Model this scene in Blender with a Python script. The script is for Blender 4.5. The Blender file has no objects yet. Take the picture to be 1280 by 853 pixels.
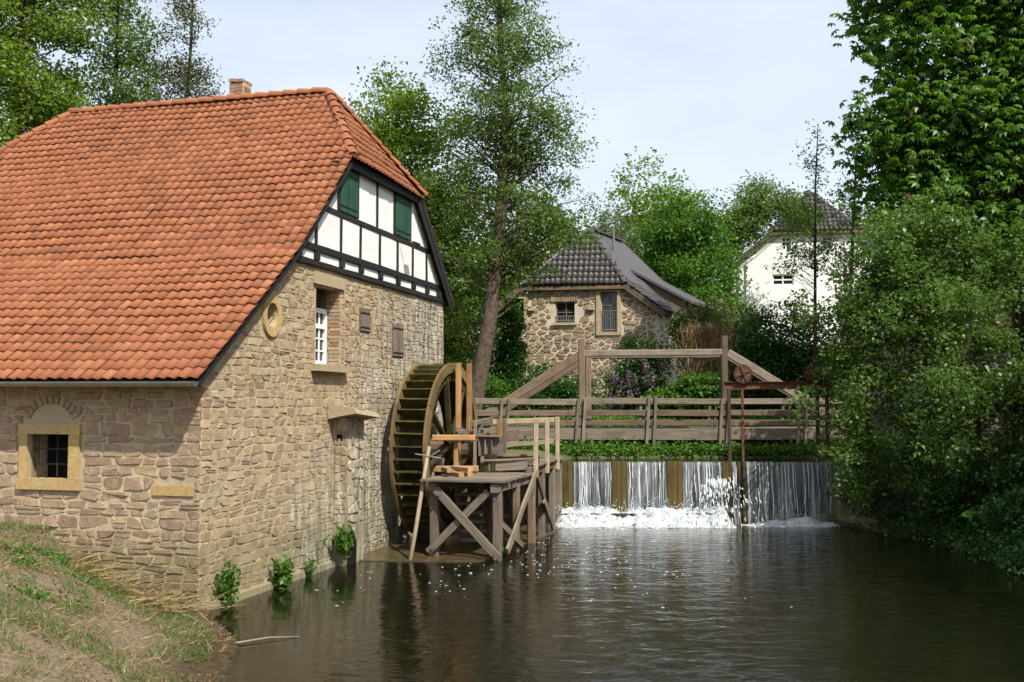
import bpy, math, random
import numpy as np
from mathutils import Vector, Matrix
from mathutils.geometry import tessellate_polygon

random.seed(7)
rng = np.random.default_rng(11)
R = math.radians
scene = bpy.context.scene
col = scene.collection

# ------------------------------------------------------------------ camera
cam_d = bpy.data.cameras.new('camera')
cam = bpy.data.objects.new('camera', cam_d)
col.objects.link(cam)
cam.location = (0, 0, 3.4)
cam.rotation_euler = (R(90 + 3.456), 0, 0)
cam_d.sensor_width = 36
cam_d.lens = 36.56
cam_d.clip_end = 6000
scene.camera = cam

# ------------------------------------------------------------------ light
SUN_EL, SUN_PHI = 50.0, 34.0          # degrees above the horizon, degrees right of straight behind the camera
to_sun = Vector((math.sin(R(SUN_PHI)) * math.cos(R(SUN_EL)), -math.cos(R(SUN_PHI)) * math.cos(R(SUN_EL)), math.sin(R(SUN_EL))))
world = bpy.data.worlds.new('World')
scene.world = world
world.use_nodes = True
wn, wl = world.node_tree.nodes, world.node_tree.links
wn.clear()
w_out = wn.new('ShaderNodeOutputWorld')
w_bg = wn.new('ShaderNodeBackground')
w_bg.inputs['Strength'].default_value = 0.13
sky = wn.new('ShaderNodeTexSky')
sky.sky_type = 'NISHITA'
sky.sun_disc = False
sky.sun_elevation = R(SUN_EL)
sky.sun_rotation = math.atan2(to_sun.x, to_sun.y)
sky.altitude = 100
sky.air_density = 1.0
sky.dust_density = 2.0
sky.ozone_density = 1.0
# thin high veil of cloud over the whole sky
tcw = wn.new('ShaderNodeTexCoord')
mpw = wn.new('ShaderNodeMapping')
mpw.inputs['Scale'].default_value = (1.2, 1.2, 3.5)
nzw = wn.new('ShaderNodeTexNoise')
nzw.inputs['Scale'].default_value = 1.6
nzw.inputs['Detail'].default_value = 6
nzw.inputs['Roughness'].default_value = 0.55
rpw = wn.new('ShaderNodeValToRGB')
rpw.color_ramp.elements[0].position = 0.25
rpw.color_ramp.elements[0].color = (0.42, 0.42, 0.42, 1)
rpw.color_ramp.elements[1].position = 0.75
rpw.color_ramp.elements[1].color = (0.86, 0.86, 0.86, 1)
mxw = wn.new('ShaderNodeMixRGB')
mxw.inputs['Color2'].default_value = (6.3, 6.75, 7.3, 1)
wl.new(tcw.outputs['Generated'], mpw.inputs['Vector'])
wl.new(mpw.outputs['Vector'], nzw.inputs['Vector'])
wl.new(nzw.outputs['Fac'], rpw.inputs['Fac'])
wl.new(rpw.outputs['Color'], mxw.inputs['Fac'])
wl.new(sky.outputs['Color'], mxw.inputs['Color1'])
wl.new(mxw.outputs['Color'], w_bg.inputs['Color'])
wl.new(w_bg.outputs['Background'], w_out.inputs['Surface'])

sun_d = bpy.data.lights.new('sun', 'SUN')
sun_d.energy = 4.8
sun_d.angle = R(0.53)
sun_d.color = (1.0, 0.95, 0.86)
sun = bpy.data.objects.new('sun', sun_d)
col.objects.link(sun)
sun.rotation_euler = to_sun.to_track_quat('Z', 'Y').to_euler()

scene.view_settings.view_transform = 'Standard'
scene.view_settings.look = 'None'
scene.view_settings.exposure = 0.38
scene.view_settings.gamma = 1.0
scene.view_settings.use_curve_mapping = False
scene.render.engine = 'CYCLES'
scene.cycles.use_denoising = True
scene.cycles.max_bounces = 8
scene.cycles.transparent_max_bounces = 12
scene.cycles.caustics_reflective = False
scene.cycles.caustics_refractive = False
scene.cycles.sample_clamp_indirect = 4

# ------------------------------------------------------------------ materials
class NT:
    """small node helper"""
    def __init__(s, name):
        s.m = bpy.data.materials.new(name)
        s.m.use_nodes = True
        s.n, s.l = s.m.node_tree.nodes, s.m.node_tree.links
        s.n.clear()
        s.out = s.n.new('ShaderNodeOutputMaterial')
    def node(s, t, **kw):
        o = s.n.new(t)
        for k, v in kw.items():
            if k in o.inputs: s.put(o.inputs[k], v)
            else: setattr(o, k, v)
        return o
    def put(s, sock, v):
        if isinstance(v, bpy.types.NodeSocket): s.l.new(v, sock)
        else: sock.default_value = v
    def coord(s, kind='Object', scale=(1, 1, 1), rot=(0, 0, 0)):
        tc = s.n.new('ShaderNodeTexCoord')
        mp = s.n.new('ShaderNodeMapping')
        mp.inputs['Scale'].default_value = scale
        mp.inputs['Rotation'].default_value = rot
        s.l.new(tc.outputs[kind], mp.inputs['Vector'])
        return mp.outputs['Vector']
    def pos(s, scale=(1, 1, 1)):
        g = s.n.new('ShaderNodeNewGeometry')
        mp = s.n.new('ShaderNodeMapping')
        mp.inputs['Scale'].default_value = scale
        s.l.new(g.outputs['Position'], mp.inputs['Vector'])
        return mp.outputs['Vector']
    def noise(s, vec, scale, detail=4, rough=.55, dist=0):
        o = s.node('ShaderNodeTexNoise')
        o.inputs['Scale'].default_value = scale
        o.inputs['Detail'].default_value = detail
        o.inputs['Roughness'].default_value = rough
        o.inputs['Distortion'].default_value = dist
        if vec is not None: s.l.new(vec, o.inputs['Vector'])
        return o.outputs['Fac']
    def ramp(s, fac, stops, interp='LINEAR'):
        o = s.node('ShaderNodeValToRGB')
        cr = o.color_ramp
        cr.interpolation = interp
        while len(cr.elements) < len(stops): cr.elements.new(.5)
        for e, (p, c) in zip(cr.elements, stops):
            e.position = p
            e.color = (c, c, c, 1) if not isinstance(c, (tuple, list)) else (*c, 1)
        s.l.new(fac, o.inputs['Fac'])
        return o.outputs['Color']
    def mix(s, fac, a, b, mode='MIX'):
        o = s.node('ShaderNodeMixRGB', blend_type=mode)
        s.put(o.inputs['Fac'], fac)
        for k, v in (('Color1', a), ('Color2', b)):
            if isinstance(v, tuple): v = (*v, 1)
            s.put(o.inputs[k], v)
        return o.outputs['Color']
    def math(s, op, a, b=0.0):
        o = s.node('ShaderNodeMath', operation=op)
        s.put(o.inputs[0], a); s.put(o.inputs[1], b)
        return o.outputs[0]
    def attr(s, name='rnd'):
        return s.node('ShaderNodeAttribute', attribute_name=name).outputs['Fac']
    def sep(s, vec, ax):
        o = s.node('ShaderNodeSeparateXYZ'); s.l.new(vec, o.inputs[0])
        return o.outputs[ax]
    def bump(s, h, strength=.5, dist=.02, normal=None):
        o = s.node('ShaderNodeBump')
        o.inputs['Strength'].default_value = strength
        o.inputs['Distance'].default_value = dist
        s.l.new(h, o.inputs['Height'])
        if normal is not None: s.l.new(normal, o.inputs['Normal'])
        return o.outputs['Normal']
    def bsdf(s, color, rough=.8, normal=None, spec=.3, metal=0.0):
        o = s.node('ShaderNodeBsdfPrincipled')
        s.put(o.inputs['Base Color'], (*color, 1) if isinstance(color, tuple) else color)
        s.put(o.inputs['Roughness'], rough)
        s.put(o.inputs['Specular IOR Level'], spec)
        s.put(o.inputs['Metallic'], metal)
        if normal is not None: s.l.new(normal, o.inputs['Normal'])
        return o.outputs['BSDF']
    def done(s, sh):
        s.l.new(sh, s.out.inputs['Surface'])
        return s.m

def mat_plain(name, c, rough=.8, spec=.3, var=.25, sc=6, metal=0.0, bump=.15):
    t = NT(name); p = t.pos()
    n = t.noise(p, sc, 5)
    d = tuple(x * (1 - var) for x in c); l = tuple(min(.9, x * (1 + var)) for x in c)
    return t.done(t.bsdf(t.ramp(n, [(.3, d), (.7, l)]), rough, t.bump(t.noise(p, sc * 8, 3), bump, .01), spec, metal))

def mat_stone(name, cols, stain=None, moss=0.0):
    """dressed or rubble stone: colour by stone (attribute rnd), grain, blotches"""
    t = NT(name); p = t.pos()
    base = t.ramp(t.attr(), [(i / (len(cols) - 1), c) for i, c in enumerate(cols)])
    n = t.noise(p, 14, 6, .65)
    c = t.mix(.55, base, t.ramp(n, [(.25, .25), (.75, .8)]), 'OVERLAY')
    big = t.ramp(t.noise(p, 1.3, 4), [(.35, 0.0), (.7, 1.0)])
    c = t.mix(t.math('MULTIPLY', big, .35), c, (.36, .29, .19))
    # mortar smeared over the faces
    sm = t.ramp(t.noise(p, 6.5, 7, .72), [(.50, 0.0), (.60, 1.0)])
    c = t.mix(t.math('MULTIPLY', sm, .5), c, (.47, .385, .26))
    if stain is not None:
        c = stain(t, p, c)
    # algae near the water line
    z = t.sep(p, 2)
    h = t.math('ADD', z, t.math('MULTIPLY', t.noise(p, 2.2, 5), -1.6))
    f = t.ramp(h, [(0.0, 1.0), (.55, 0.0)])
    if moss: c = t.mix(t.math('MULTIPLY', f, moss), c, (.11, .11, .035))
    nb = t.bump(t.noise(p, 34, 6, .7), .75, .025)
    return t.done(t.bsdf(c, .92, nb, .15))

def gable_stain(t, p, c):
    # weathered grey band with white efflorescence beside the wheel
    w = t.node('ShaderNodeVectorMath', operation='DOT_PRODUCT')
    t.l.new(p, w.inputs[0]); w.inputs[1].default_value = (0.2588, 0.9659, 0)
    s = t.math('ADD', w.outputs['Value'], -15.56)          # metres along the gable wall
    z = t.sep(p, 2)
    wob = t.math('MULTIPLY', t.noise(p, .9, 5, .6), 5.0)
    f1 = t.math('ADD', t.math('SUBTRACT', s, z), wob)
    f = t.ramp(t.math('MULTIPLY', f1, .1), [(.36, 0.0), (.62, 1.0)])
    vs = t.noise(t.pos((7, 7, 1.1)), 1.0, 6, .7)
    grey = t.ramp(vs, [(.32, (.075, .068, .055)), (.48, (.30, .27, .21)), (.62, (.60, .55, .44))])
    c = t.mix(t.math('MULTIPLY', f, .88), c, grey)
    y = t.ramp(t.noise(p, .8, 4), [(.45, 0.0), (.7, 1.0)])
    return t.mix(t.math('MULTIPLY', y, .22), c, (.42, .30, .13))

def mat_wood(name, c1, c2, rough=.85, moss=0.0):
    t = NT(name)
    uv = t.coord('UV', (1.4, 26, 1))
    r = t.attr()
    n = t.noise(uv, 1.0, 5, .65, .3)
    c = t.ramp(n, [(.25, c1), (.72, c2)])
    c = t.mix(.55, c, t.ramp(r, [(0, (.25, .25, .25)), (1, (.75, .75, .75))]), 'OVERLAY')
    p = t.pos()
    st = t.ramp(t.noise(p, 2.4, 5), [(.48, 0.0), (.72, 1.0)])
    c = t.mix(t.math('MULTIPLY', st, .45), c, tuple(x * .35 for x in c1))
    if moss:
        m = t.ramp(t.noise(p, 5, 5, .6), [(.42, 0.0), (.6, 1.0)])
        c = t.mix(t.math('MULTIPLY', m, moss), c, (.10, .095, .018))
    return t.done(t.bsdf(c, rough, t.bump(n, .5, .012), .25))

def mat_leaf(name, cols, trans=.35, gloss=.025):
    t = NT(name)
    c = t.ramp(t.attr(), [(i / (len(cols) - 1), k) for i, k in enumerate(cols)])
    big = t.noise(t.pos(), .45, 3)
    c = t.mix(.4, c, t.ramp(big, [(.3, (.36, .36, .34)), (.7, (.64, .64, .58))]), 'OVERLAY')
    d = t.node('ShaderNodeBsdfDiffuse', Color=c)
    tr = t.node('ShaderNodeBsdfTranslucent', Color=t.mix(1.0, c, (1.25, 1.3, .7), 'MULTIPLY'))
    m = t.node('ShaderNodeMixShader', Fac=trans)
    t.l.new(d.outputs[0], m.inputs[1]); t.l.new(tr.outputs[0], m.inputs[2])
    g = t.node('ShaderNodeBsdfGlossy', Roughness=.42)
    g.inputs['Color'].default_value = (.8, .85, .8, 1)
    m2 = t.node('ShaderNodeMixShader', Fac=gloss)
    t.l.new(m.outputs[0], m2.inputs[1]); t.l.new(g.outputs[0], m2.inputs[2])
    return t.done(m2.outputs[0])

def mat_tile(name, cols, rough=.75, lichen=.22):
    t = NT(name); p = t.pos()
    c = t.ramp(t.attr(), [(i / (len(cols) - 1), k) for i, k in enumerate(cols)])
    c = t.mix(.25, c, t.ramp(t.noise(p, 9, 5, .6), [(.3, .3), (.7, .7)]), 'OVERLAY')
    big = t.ramp(t.noise(p, .7, 5, .6), [(.42, 0.0), (.68, 1.0)])
    c = t.mix(t.math('MULTIPLY', big, lichen), c, tuple(x * .6 for x in cols[0]))
    return t.done(t.bsdf(c, rough, t.bump(t.noise(p, 60, 4), .3, .006), .3))

M = {}
M['stone_front'] = mat_stone('pinkish_sandstone', [(.22, .14, .10), (.34, .22, .155), (.29, .205, .145), (.38, .275, .18), (.25, .16, .12), (.42, .31, .175)], moss=.5)
M['stone_gable'] = mat_stone('tan_rubble_stone', [(.22, .14, .10), (.42, .315, .205), (.31, .22, .15), (.47, .36, .235), (.26, .17, .12), (.39, .29, .17), (.33, .26, .19)], gable_stain, moss=.35)
M['mortar_front'] = mat_stone('sandy_mortar', [(.46, .375, .255), (.46, .375, .255)], moss=.4)
M['mortar_gable'] = mat_stone('ochre_mortar', [(.44, .35, .225), (.44, .35, .225)], gable_stain, moss=.4)
M['dressed'] = mat_stone('yellow_dressed_sandstone', [(.44, .29, .10), (.50, .36, .15)])
M['corbel'] = mat_stone('weathered_corbel_stone', [(.36, .28, .17), (.42, .34, .22)])
M['far_stone'] = mat_stone('far_rubble_stone', [(.17, .11, .075), (.26, .18, .12), (.21, .145, .10), (.33, .25, .17), (.14, .095, .07)])
M['far_mortar'] = mat_stone('pale_mortar', [(.58, .51, .40), (.58, .51, .40)])
M['brick'] = mat_stone('old_brick', [(.30, .12, .07), (.36, .17, .10), (.24, .10, .07)])
M['tile'] = mat_tile('orange_clay_tile', [(.22, .078, .034), (.305, .112, .048), (.265, .094, .04), (.345, .132, .06)])
M['tile_under'] = mat_plain('roof_batten_dark', (.10, .04, .02))
M['tile_dark'] = mat_tile('dark_grey_tile', [(.052, .047, .05), (.085, .075, .078), (.068, .06, .062)], .45, .2)
M['plaster'] = mat_plain('white_plaster', (.76, .755, .72), .9, .1, .09, 2.5, bump=.4)
M['plaster_far'] = mat_plain('white_render', (.80, .80, .77), .9, .1, .03, 1, bump=.1)
M['beige'] = mat_plain('beige_render', (.50, .40, .29), .9, .1, .1, 1)
M['black_wood'] = mat_wood('black_painted_timber', (.010, .0095, .009), (.028, .026, .024), .6)
M['green_paint'] = mat_wood('green_painted_boards', (.014, .055, .032), (.024, .08, .048), .65)
M['wood_grey'] = mat_wood('grey_weathered_timber', (.10, .078, .057), (.27, .225, .172))
M['wood_brown'] = mat_wood('brown_weathered_timber', (.085, .058, .038), (.22, .16, .11))
M['wood_new'] = mat_wood('new_orange_timber', (.25, .13, .048), (.46, .27, .115))
M['wood_pale'] = mat_wood('pale_sawn_timber', (.25, .19, .12), (.44, .355, .245))
M['wood_mossy'] = mat_wood('mossy_wet_timber', (.022, .017, .008), (.09, .07, .026), .6, .7)
M['wood_rim'] = mat_wood('rim_timber', (.085, .055, .024), (.25, .17, .075), .7, .25)
M['wood_wet'] = mat_wood('dark_wet_timber', (.02, .015, .009), (.06, .045, .026), .4, .35)
M['wood_pier'] = mat_wood('brown_weir_plank', (.045, .03, .012), (.13, .08, .03), .45, .45)
M['zinc'] = mat_plain('zinc_gutter', (.30, .31, .32), .38, .5, .2, 5, .8)
M['iron'] = mat_plain('dark_iron', (.018, .017, .016), .6, .4)
M['rust'] = mat_plain('rusty_steel', (.13, .055, .028), .8, .3, .45, 9)
M['rust_dark'] = mat_plain('dark_rusty_iron', (.06, .036, .024), .8, .3, .4, 12)
M['steel'] = mat_plain('bare_steel', (.55, .55, .55), .3, .5, .1, 8, .9)
M['white_paint'] = mat_plain('white_window_paint', (.80, .80, .78), .45, .4, .04)
M['dark_room'] = mat_plain('dark_interior', (.012, .011, .010), .9, .1)
M['bark'] = mat_plain('grey_brown_bark', (.10, .075, .055), .95, .1, .45, 7, bump=.8)
M['bark_dark'] = mat_plain('dark_bark', (.05, .04, .03), .95, .1, .45, 7, bump=.8)
M['concrete'] = mat_plain('wet_concrete', (.085, .062, .03), .25, .5, .4, 3, bump=.3)
M['weir_wall'] = mat_plain('wet_weir_wall', (.030, .026, .018), .35, .5, .5, 4, bump=.5)

def glass_mat():
    t = NT('window_glass')
    return t.done(t.bsdf((.02, .023, .026), .06, None, .6))
M['glass'] = glass_mat()
L = {}
L['maple'] = mat_leaf('bright_maple_leaf', [(.105, .165, .02), (.15, .23, .03), (.19, .28, .042), (.12, .185, .025)], .45)
L['chestnut_far'] = mat_leaf('fresh_chestnut_leaf', [(.10, .16, .016), (.15, .23, .025), (.19, .28, .036), (.12, .18, .02)], .45)
L['alder'] = mat_leaf('alder_leaf', [(.085, .140, .034), (.12, .19, .046), (.16, .235, .066), (.095, .15, .038)], .45)
L['alder_brown'] = mat_leaf('brownish_alder_leaf', [(.075, .085, .034), (.10, .11, .045), (.13, .14, .06)], .35)
L['chestnut'] = mat_leaf('horse_chestnut_leaf', [(.045, .105, .012), (.075, .165, .018), (.11, .225, .026), (.055, .125, .015)], .42)
L['bank'] = mat_leaf('bank_alder_leaf', [(.060, .115, .022), (.090, .165, .032), (.135, .215, .05), (.07, .13, .026)], .45, .03)
L['shrub'] = mat_leaf('dark_shrub_leaf', [(.022, .062, .012), (.036, .095, .018), (.055, .13, .026)], .3)
L['green'] = mat_leaf('bright_green_leaf', [(.055, .13, .018), (.085, .19, .024), (.11, .23, .035)], .4)
L['olive'] = mat_leaf('olive_shrub_leaf', [(.07, .095, .026), (.10, .135, .04), (.13, .14, .06)], .35)
L['birch'] = mat_leaf('pale_birch_leaf', [(.10, .13, .06), (.13, .17, .08), (.16, .20, .10)], .4)
L['thuja'] = mat_leaf('thuja_leaf', [(.028, .085, .012), (.045, .12, .018), (.06, .15, .025)], .3)
L['dead'] = mat_leaf('dry_brown_stems', [(.20, .12, .06), (.28, .18, .09), (.16, .10, .05)], .2, .02)
L['straw'] = mat_leaf('dry_straw', [(.30, .22, .11), (.42, .33, .18), (.24, .17, .085)], .25, .02)
L['grass'] = mat_leaf('grass_blade', [(.07, .13, .022), (.10, .17, .03), (.16, .19, .06)], .35, .04)
L['lilac'] = mat_leaf('lilac_flower', [(.30, .17, .33), (.42, .27, .45), (.36, .21, .36)], .3, .02)
L['candle'] = mat_leaf('chestnut_flower', [(.42, .24, .18), (.55, .36, .28), (.36, .20, .14)], .3, .02)

# ------------------------------------------------------------------ helpers
UP = Vector((0, 0, 1))
def V(*a): return Vector(a)

def tag(o, label=None, cat=None, group=None, kind=None):
    if label: o['label'] = label
    if cat: o['category'] = cat
    if group: o['group'] = group
    if kind: o['kind'] = kind
    return o

def empty(name, loc, label, cat, group=None, kind=None):
    o = bpy.data.objects.new(name, None)
    o.empty_display_size = .3
    col.objects.link(o)
    o.location = loc
    return tag(o, label, cat, group, kind)

def link(name, me, mat, parent=None):
    """link a world-space mesh as one object, kept in place under its parent"""
    o = bpy.data.objects.new(name, me)
    col.objects.link(o)
    if mat is not None and not me.materials: me.materials.append(mat)
    if parent is not None:
        o.parent = parent
        p = Vector()
        q = parent
        while q is not None: p = p + q.location; q = q.parent
        o.location = -p if me.get('world', 1) else o.location
    return o

class MB:
    def __init__(s): s.v = []; s.f = []; s.uv = []; s.r = []
    def face(s, idx, uv=None, r=0.5):
        s.f.append(tuple(idx)); s.r.append(r)
        s.uv.extend(uv if uv else [(s.v[i][0] + s.v[i][1], s.v[i][2]) for i in idx])
    def beam(s, p0, p1, w, h, up=(0, 0, 1), cham=.12, jit=.004, seg=None, r=None, taper=1.0):
        p0, p1 = Vector(p0), Vector(p1)
        d = p1 - p0; Ln = d.length; d.normalize()
        up = Vector(up)
        if abs(d.dot(up)) > .98: up = Vector((0, 1, 0)) if abs(d.y) < .9 else Vector((1, 0, 0))
        sd = d.cross(up).normalized(); u2 = sd.cross(d).normalized()
        c = min(w, h) * cham
        ring = [(w/2, -h/2 + c), (w/2, h/2 - c), (w/2 - c, h/2), (-w/2 + c, h/2), (-w/2, h/2 - c), (-w/2, -h/2 + c), (-w/2 + c, -h/2), (w/2 - c, -h/2)]
        n = seg or max(1, int(Ln / .6))
        b = len(s.v); r = random.random() if r is None else r
        off = random.random() * 7
        for i in range(n + 1):
            k = i / n; tp = 1 + (taper - 1) * k
            jx, jy = random.gauss(0, jit), random.gauss(0, jit)
            for x, y in ring:
                s.v.append(tuple(p0 + d * Ln * k + sd * (x * tp + jx + random.gauss(0, jit * .4)) + u2 * (y * tp + jy + random.gauss(0, jit * .4))))
        per = [0, h, h + c, h + w, h + w + c, 2*h + w, 2*h + w + c, 2*h + 2*w, 2*h + 2*w + c]
        for i in range(n):
            for j in range(8):
                j2 = (j + 1) % 8
                a = b + i * 8
                s.face((a + j, a + j2, a + 8 + j2, a + 8 + j),
                       [(off + Ln*i/n, per[j] + off), (off + Ln*i/n, per[j+1] + off), (off + Ln*(i+1)/n, per[j+1] + off), (off + Ln*(i+1)/n, per[j] + off)], r)
        s.face([b + j for j in range(7, -1, -1)], [(off + y*.1, x + off) for x, y in ring[::-1]], r)
        s.face([b + n * 8 + j for j in range(8)], [(off + y*.1, x + off) for x, y in ring], r)
        return s
    def box(s, c, e1, e2, e3, r=None):
        """box centred at c with half-extent vectors e1 e2 e3 (right-handed)"""
        c, e1, e2, e3 = map(Vector, (c, e1, e2, e3))
        b = len(s.v); r = random.random() if r is None else r
        for k in (-1, 1):
            for j in (-1, 1):
                for i in (-1, 1):
                    s.v.append(tuple(c + e1*i + e2*j + e3*k))
        for q in ((0, 2, 3, 1), (4, 5, 7, 6), (0, 1, 5, 4), (2, 6, 7, 3), (0, 4, 6, 2), (1, 3, 7, 5)):
            s.face([b + i for i in q], None, r)
        return s
    def tube(s, pts, rad, n=6, cap=True, r=None):
        pts = [Vector(p) for p in pts]
        if not isinstance(rad, (list, tuple)): rad = [rad] * len(pts)
        b = len(s.v); r = random.random() if r is None else r
        d0 = (pts[1] - pts[0]).normalized()
        ref = Vector((0, 0, 1)) if abs(d0.z) < .9 else Vector((1, 0, 0))
        acc = 0
        for i, p in enumerate(pts):
            d = (pts[min(i + 1, len(pts) - 1)] - pts[max(i - 1, 0)])
            d = d.normalized() if d.length > 1e-6 else d0
            x = d.cross(ref).normalized(); y = x.cross(d).normalized()
            for j in range(n):
                a = 2 * math.pi * j / n
                s.v.append(tuple(p + (x * math.cos(a) + y * math.sin(a)) * rad[i]))
        for i in range(len(pts) - 1):
            l0 = acc; acc += (pts[i+1] - pts[i]).length
            for j in range(n):
                j2 = (j + 1) % n
                a = b + i * n
                s.face((a + j, a + n + j, a + n + j2, a + j2), [(l0, j * .1), (acc, j * .1), (acc, j * .1 + .1), (l0, j * .1 + .1)], r)
        if cap:
            s.face([b + j for j in range(n)], None, r)
            e = b + (len(pts) - 1) * n
            s.face([e + j for j in range(n - 1, -1, -1)], None, r)
        return s
    def add(s, verts, faces, r=0.5):
        b = len(s.v); s.v.extend(tuple(p) for p in verts)
        for f in faces: s.face([b + i for i in f], None, r)
        return s
    def mesh(s, name, smooth=False):
        me = bpy.data.meshes.new(name)
        me.from_pydata(s.v, [], s.f)
        uvl = me.uv_layers.new(name='UVMap')
        uvl.data.foreach_set('uv', np.array(s.uv, dtype=np.float32).ravel())
        at = me.attributes.new('rnd', 'FLOAT', 'FACE')
        at.data.foreach_set('value', np.array(s.r, dtype=np.float32))
        if smooth: me.polygons.foreach_set('use_smooth', [True] * len(me.polygons))
        me.update()
        return me
    def build(s, name, mat, parent=None, smooth=False):
        return link(name, s.mesh(name, smooth), mat, parent)

def np_mesh(name, verts, faces, rnd=None, smooth=False):
    """verts (n,3), faces (m,4) or (m,3) arrays"""
    me = bpy.data.meshes.new(name)
    k = faces.shape[1]
    me.vertices.add(len(verts)); me.vertices.foreach_set('co', np.ascontiguousarray(verts, dtype=np.float32).ravel())
    me.loops.add(faces.size); me.loops.foreach_set('vertex_index', np.ascontiguousarray(faces, dtype=np.int32).ravel())
    me.polygons.add(len(faces)); me.polygons.foreach_set('loop_start', np.arange(0, faces.size, k, dtype=np.int32))
    if rnd is not None:
        at = me.attributes.new('rnd', 'FLOAT', 'FACE'); at.data.foreach_set('value', rnd.astype(np.float32))
    if smooth: me.polygons.foreach_set('use_smooth', np.ones(len(faces), dtype=bool))
    me.update(calc_edges=True)
    return me

def unit(a): return a / np.maximum(np.linalg.norm(a, axis=1, keepdims=True), 1e-9)

def leaf_arrays(c, size, aspect=.6, upbias=.7, fold=.18, nrm=None, axis=None):
    """rhombic folded leaves at the centres c"""
    n = len(c)
    if nrm is None: nrm = unit(rng.normal(size=(n, 3)) + np.array([0, 0, upbias * 1.6]))
    t = rng.normal(size=(n, 3)) if axis is None else axis
    t = unit(t - nrm * np.sum(t * nrm, axis=1, keepdims=True))
    b = np.cross(nrm, t)
    s = (size * rng.uniform(.65, 1.3, n))[:, None] if np.isscalar(size) else size[:, None]
    v = np.empty((n, 4, 3))
    v[:, 0] = c - t * s * .5
    v[:, 1] = c + b * s * .5 * aspect + nrm * s * fold - t * s * .06
    v[:, 2] = c + t * s * .5 - nrm * s * .06
    v[:, 3] = c - b * s * .5 * aspect + nrm * s * fold - t * s * .06
    return v.reshape(-1, 3), np.arange(4 * n).reshape(n, 4), rng.random(n)

def cat_arrays(parts):
    vs, fs, rs = [], [], []; o = 0
    for v, f, r in parts:
        vs.append(v); fs.append(f + o); rs.append(r); o += len(v)
    return np.concatenate(vs), np.concatenate(fs), np.concatenate(rs)

def vnoise(x, y, seed=0):
    """cheap smooth value noise on arrays"""
    xi, yi = np.floor(x).astype(int), np.floor(y).astype(int)
    fx, fy = x - xi, y - yi
    fx, fy = fx * fx * (3 - 2 * fx), fy * fy * (3 - 2 * fy)
    def h(i, j):
        k = (i * 374761393 + j * 668265263 + seed * 1442695) & 0x7fffffff
        k = ((k ^ (k >> 13)) * 1274126177) & 0x7fffffff
        return ((k ^ (k >> 16)) & 0xffff) / 65535.0
    return (h(xi, yi) * (1 - fx) + h(xi + 1, yi) * fx) * (1 - fy) + (h(xi, yi + 1) * (1 - fx) + h(xi + 1, yi + 1) * fx) * fy

# ------------------------------------------------------------------ mill frame: s along the gable, l along the long wall, z up
GA = R(15)
A = V(math.sin(GA), math.cos(GA), 0)
B = V(-math.cos(GA), math.sin(GA), 0)
O = V(-5.06, 17.47, 0)
def W(s, l, z): return O + A * s + B * l + UP * z

# ------------------------------------------------------------------ ground: one sheet with the pond dug into it
POND = np.array([(-1.5, -30), (-2.2, 3), (-2.9, 9.5), (-3.45, 12.9), (-3.9, 15.2), (-4.85, 16.95), (-5.0, 17.5), (-1.9, 29.3), (-1.8, 29.9), (9.0, 29.9), (9.2, 29.4), (9.9, 27.4), (10.5, 24.9), (10.2, 20.6), (11, 14), (12, 4), (13, -30)])
def poly_sd(px, py, poly):
    """signed distance to a polygon, positive inside"""
    d = np.full(px.shape, 1e9); ins = np.zeros(px.shape, bool)
    n = len(poly)
    for i in range(n):
        ax, ay = poly[i]; bx, by = poly[(i + 1) % n]
        ex, ey = bx - ax, by - ay
        t = np.clip(((px - ax) * ex + (py - ay) * ey) / (ex * ex + ey * ey), 0, 1)
        d = np.minimum(d, np.hypot(px - ax - t * ex, py - ay - t * ey))
        c = ((ay > py) != (by > py)) & (px < (bx - ax) * (py - ay) / (by - ay + 1e-12) + ax)
        ins ^= c
    return np.where(ins, d, -d)
def sstep(x, a, b):
    t = np.clip((x - a) / (b - a), 0, 1); return t * t * (3 - 2 * t)
CHAN = np.array([(0.9, 29.95), (10.3, 29.95), (10.6, 32.0), (8, 32.6), (4, 32.5), (1.6, 32.2)])
def ground_z(x, y):
    x = np.asarray(x, float); y = np.asarray(y, float)
    sd = poly_sd(x, y, POND)
    n1 = vnoise(x * 1.1, y * 1.1, 3) - .5; n2 = vnoise(x * 4, y * 4, 5) - .5; n3 = vnoise(x * .3, y * .3, 9) - .5
    bed = -np.minimum(.95, .26 * np.maximum(sd, 0)) - .03
    out = np.maximum(-sd, 0)
    left = .17 * np.minimum(out, 1) + .52 * np.clip(out - 1, 0, 2) + .05 * np.maximum(out - 3, 0) + (.30 * n1) * np.minimum(out * .8, 1) + .10 * n2 * np.minimum(out * 2, 1)
    right = np.minimum(.62 * out, 1.5 + .05 * out) + .25 * n1 * np.minimum(out, 1) + .08 * n2
    bank = np.where(x < 3, left, right)
    hill = 2.05 + np.maximum(y - 35.0, 0) * .14 + .3 * n3 + .12 * n1
    hill = np.where(y > 90, 2.15 + 54.5 * .14 + (y - 90) * .03, hill)
    k = sstep(y, 27.5, 32.0)
    bank = bank * (1 - k) + np.maximum(bank, hill) * k
    z = np.where(sd > 0, bed, bank)
    cd = poly_sd(x, y, CHAN)
    z = np.where(cd > 0, np.minimum(z, 1.9 - np.minimum(.9 * cd, .9)), z)
    zc = np.where((cd <= 0) & (cd > -1.2) & (y > 30.0), np.minimum(z, 1.72 + (-cd) * .42 + .1 * n1), z)
    return zc
def stretch(lo, hi, a, b, step, far):
    m = list(np.arange(a, b + step / 2, step))
    l, r = [], []
    x, s = a, step
    while x > lo: s *= 1.28; x -= s; l.append(x)
    x, s = b, step
    while x < hi: s *= 1.28; x += s; r.append(x)
    return np.array(l[::-1] + m + r)
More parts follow.
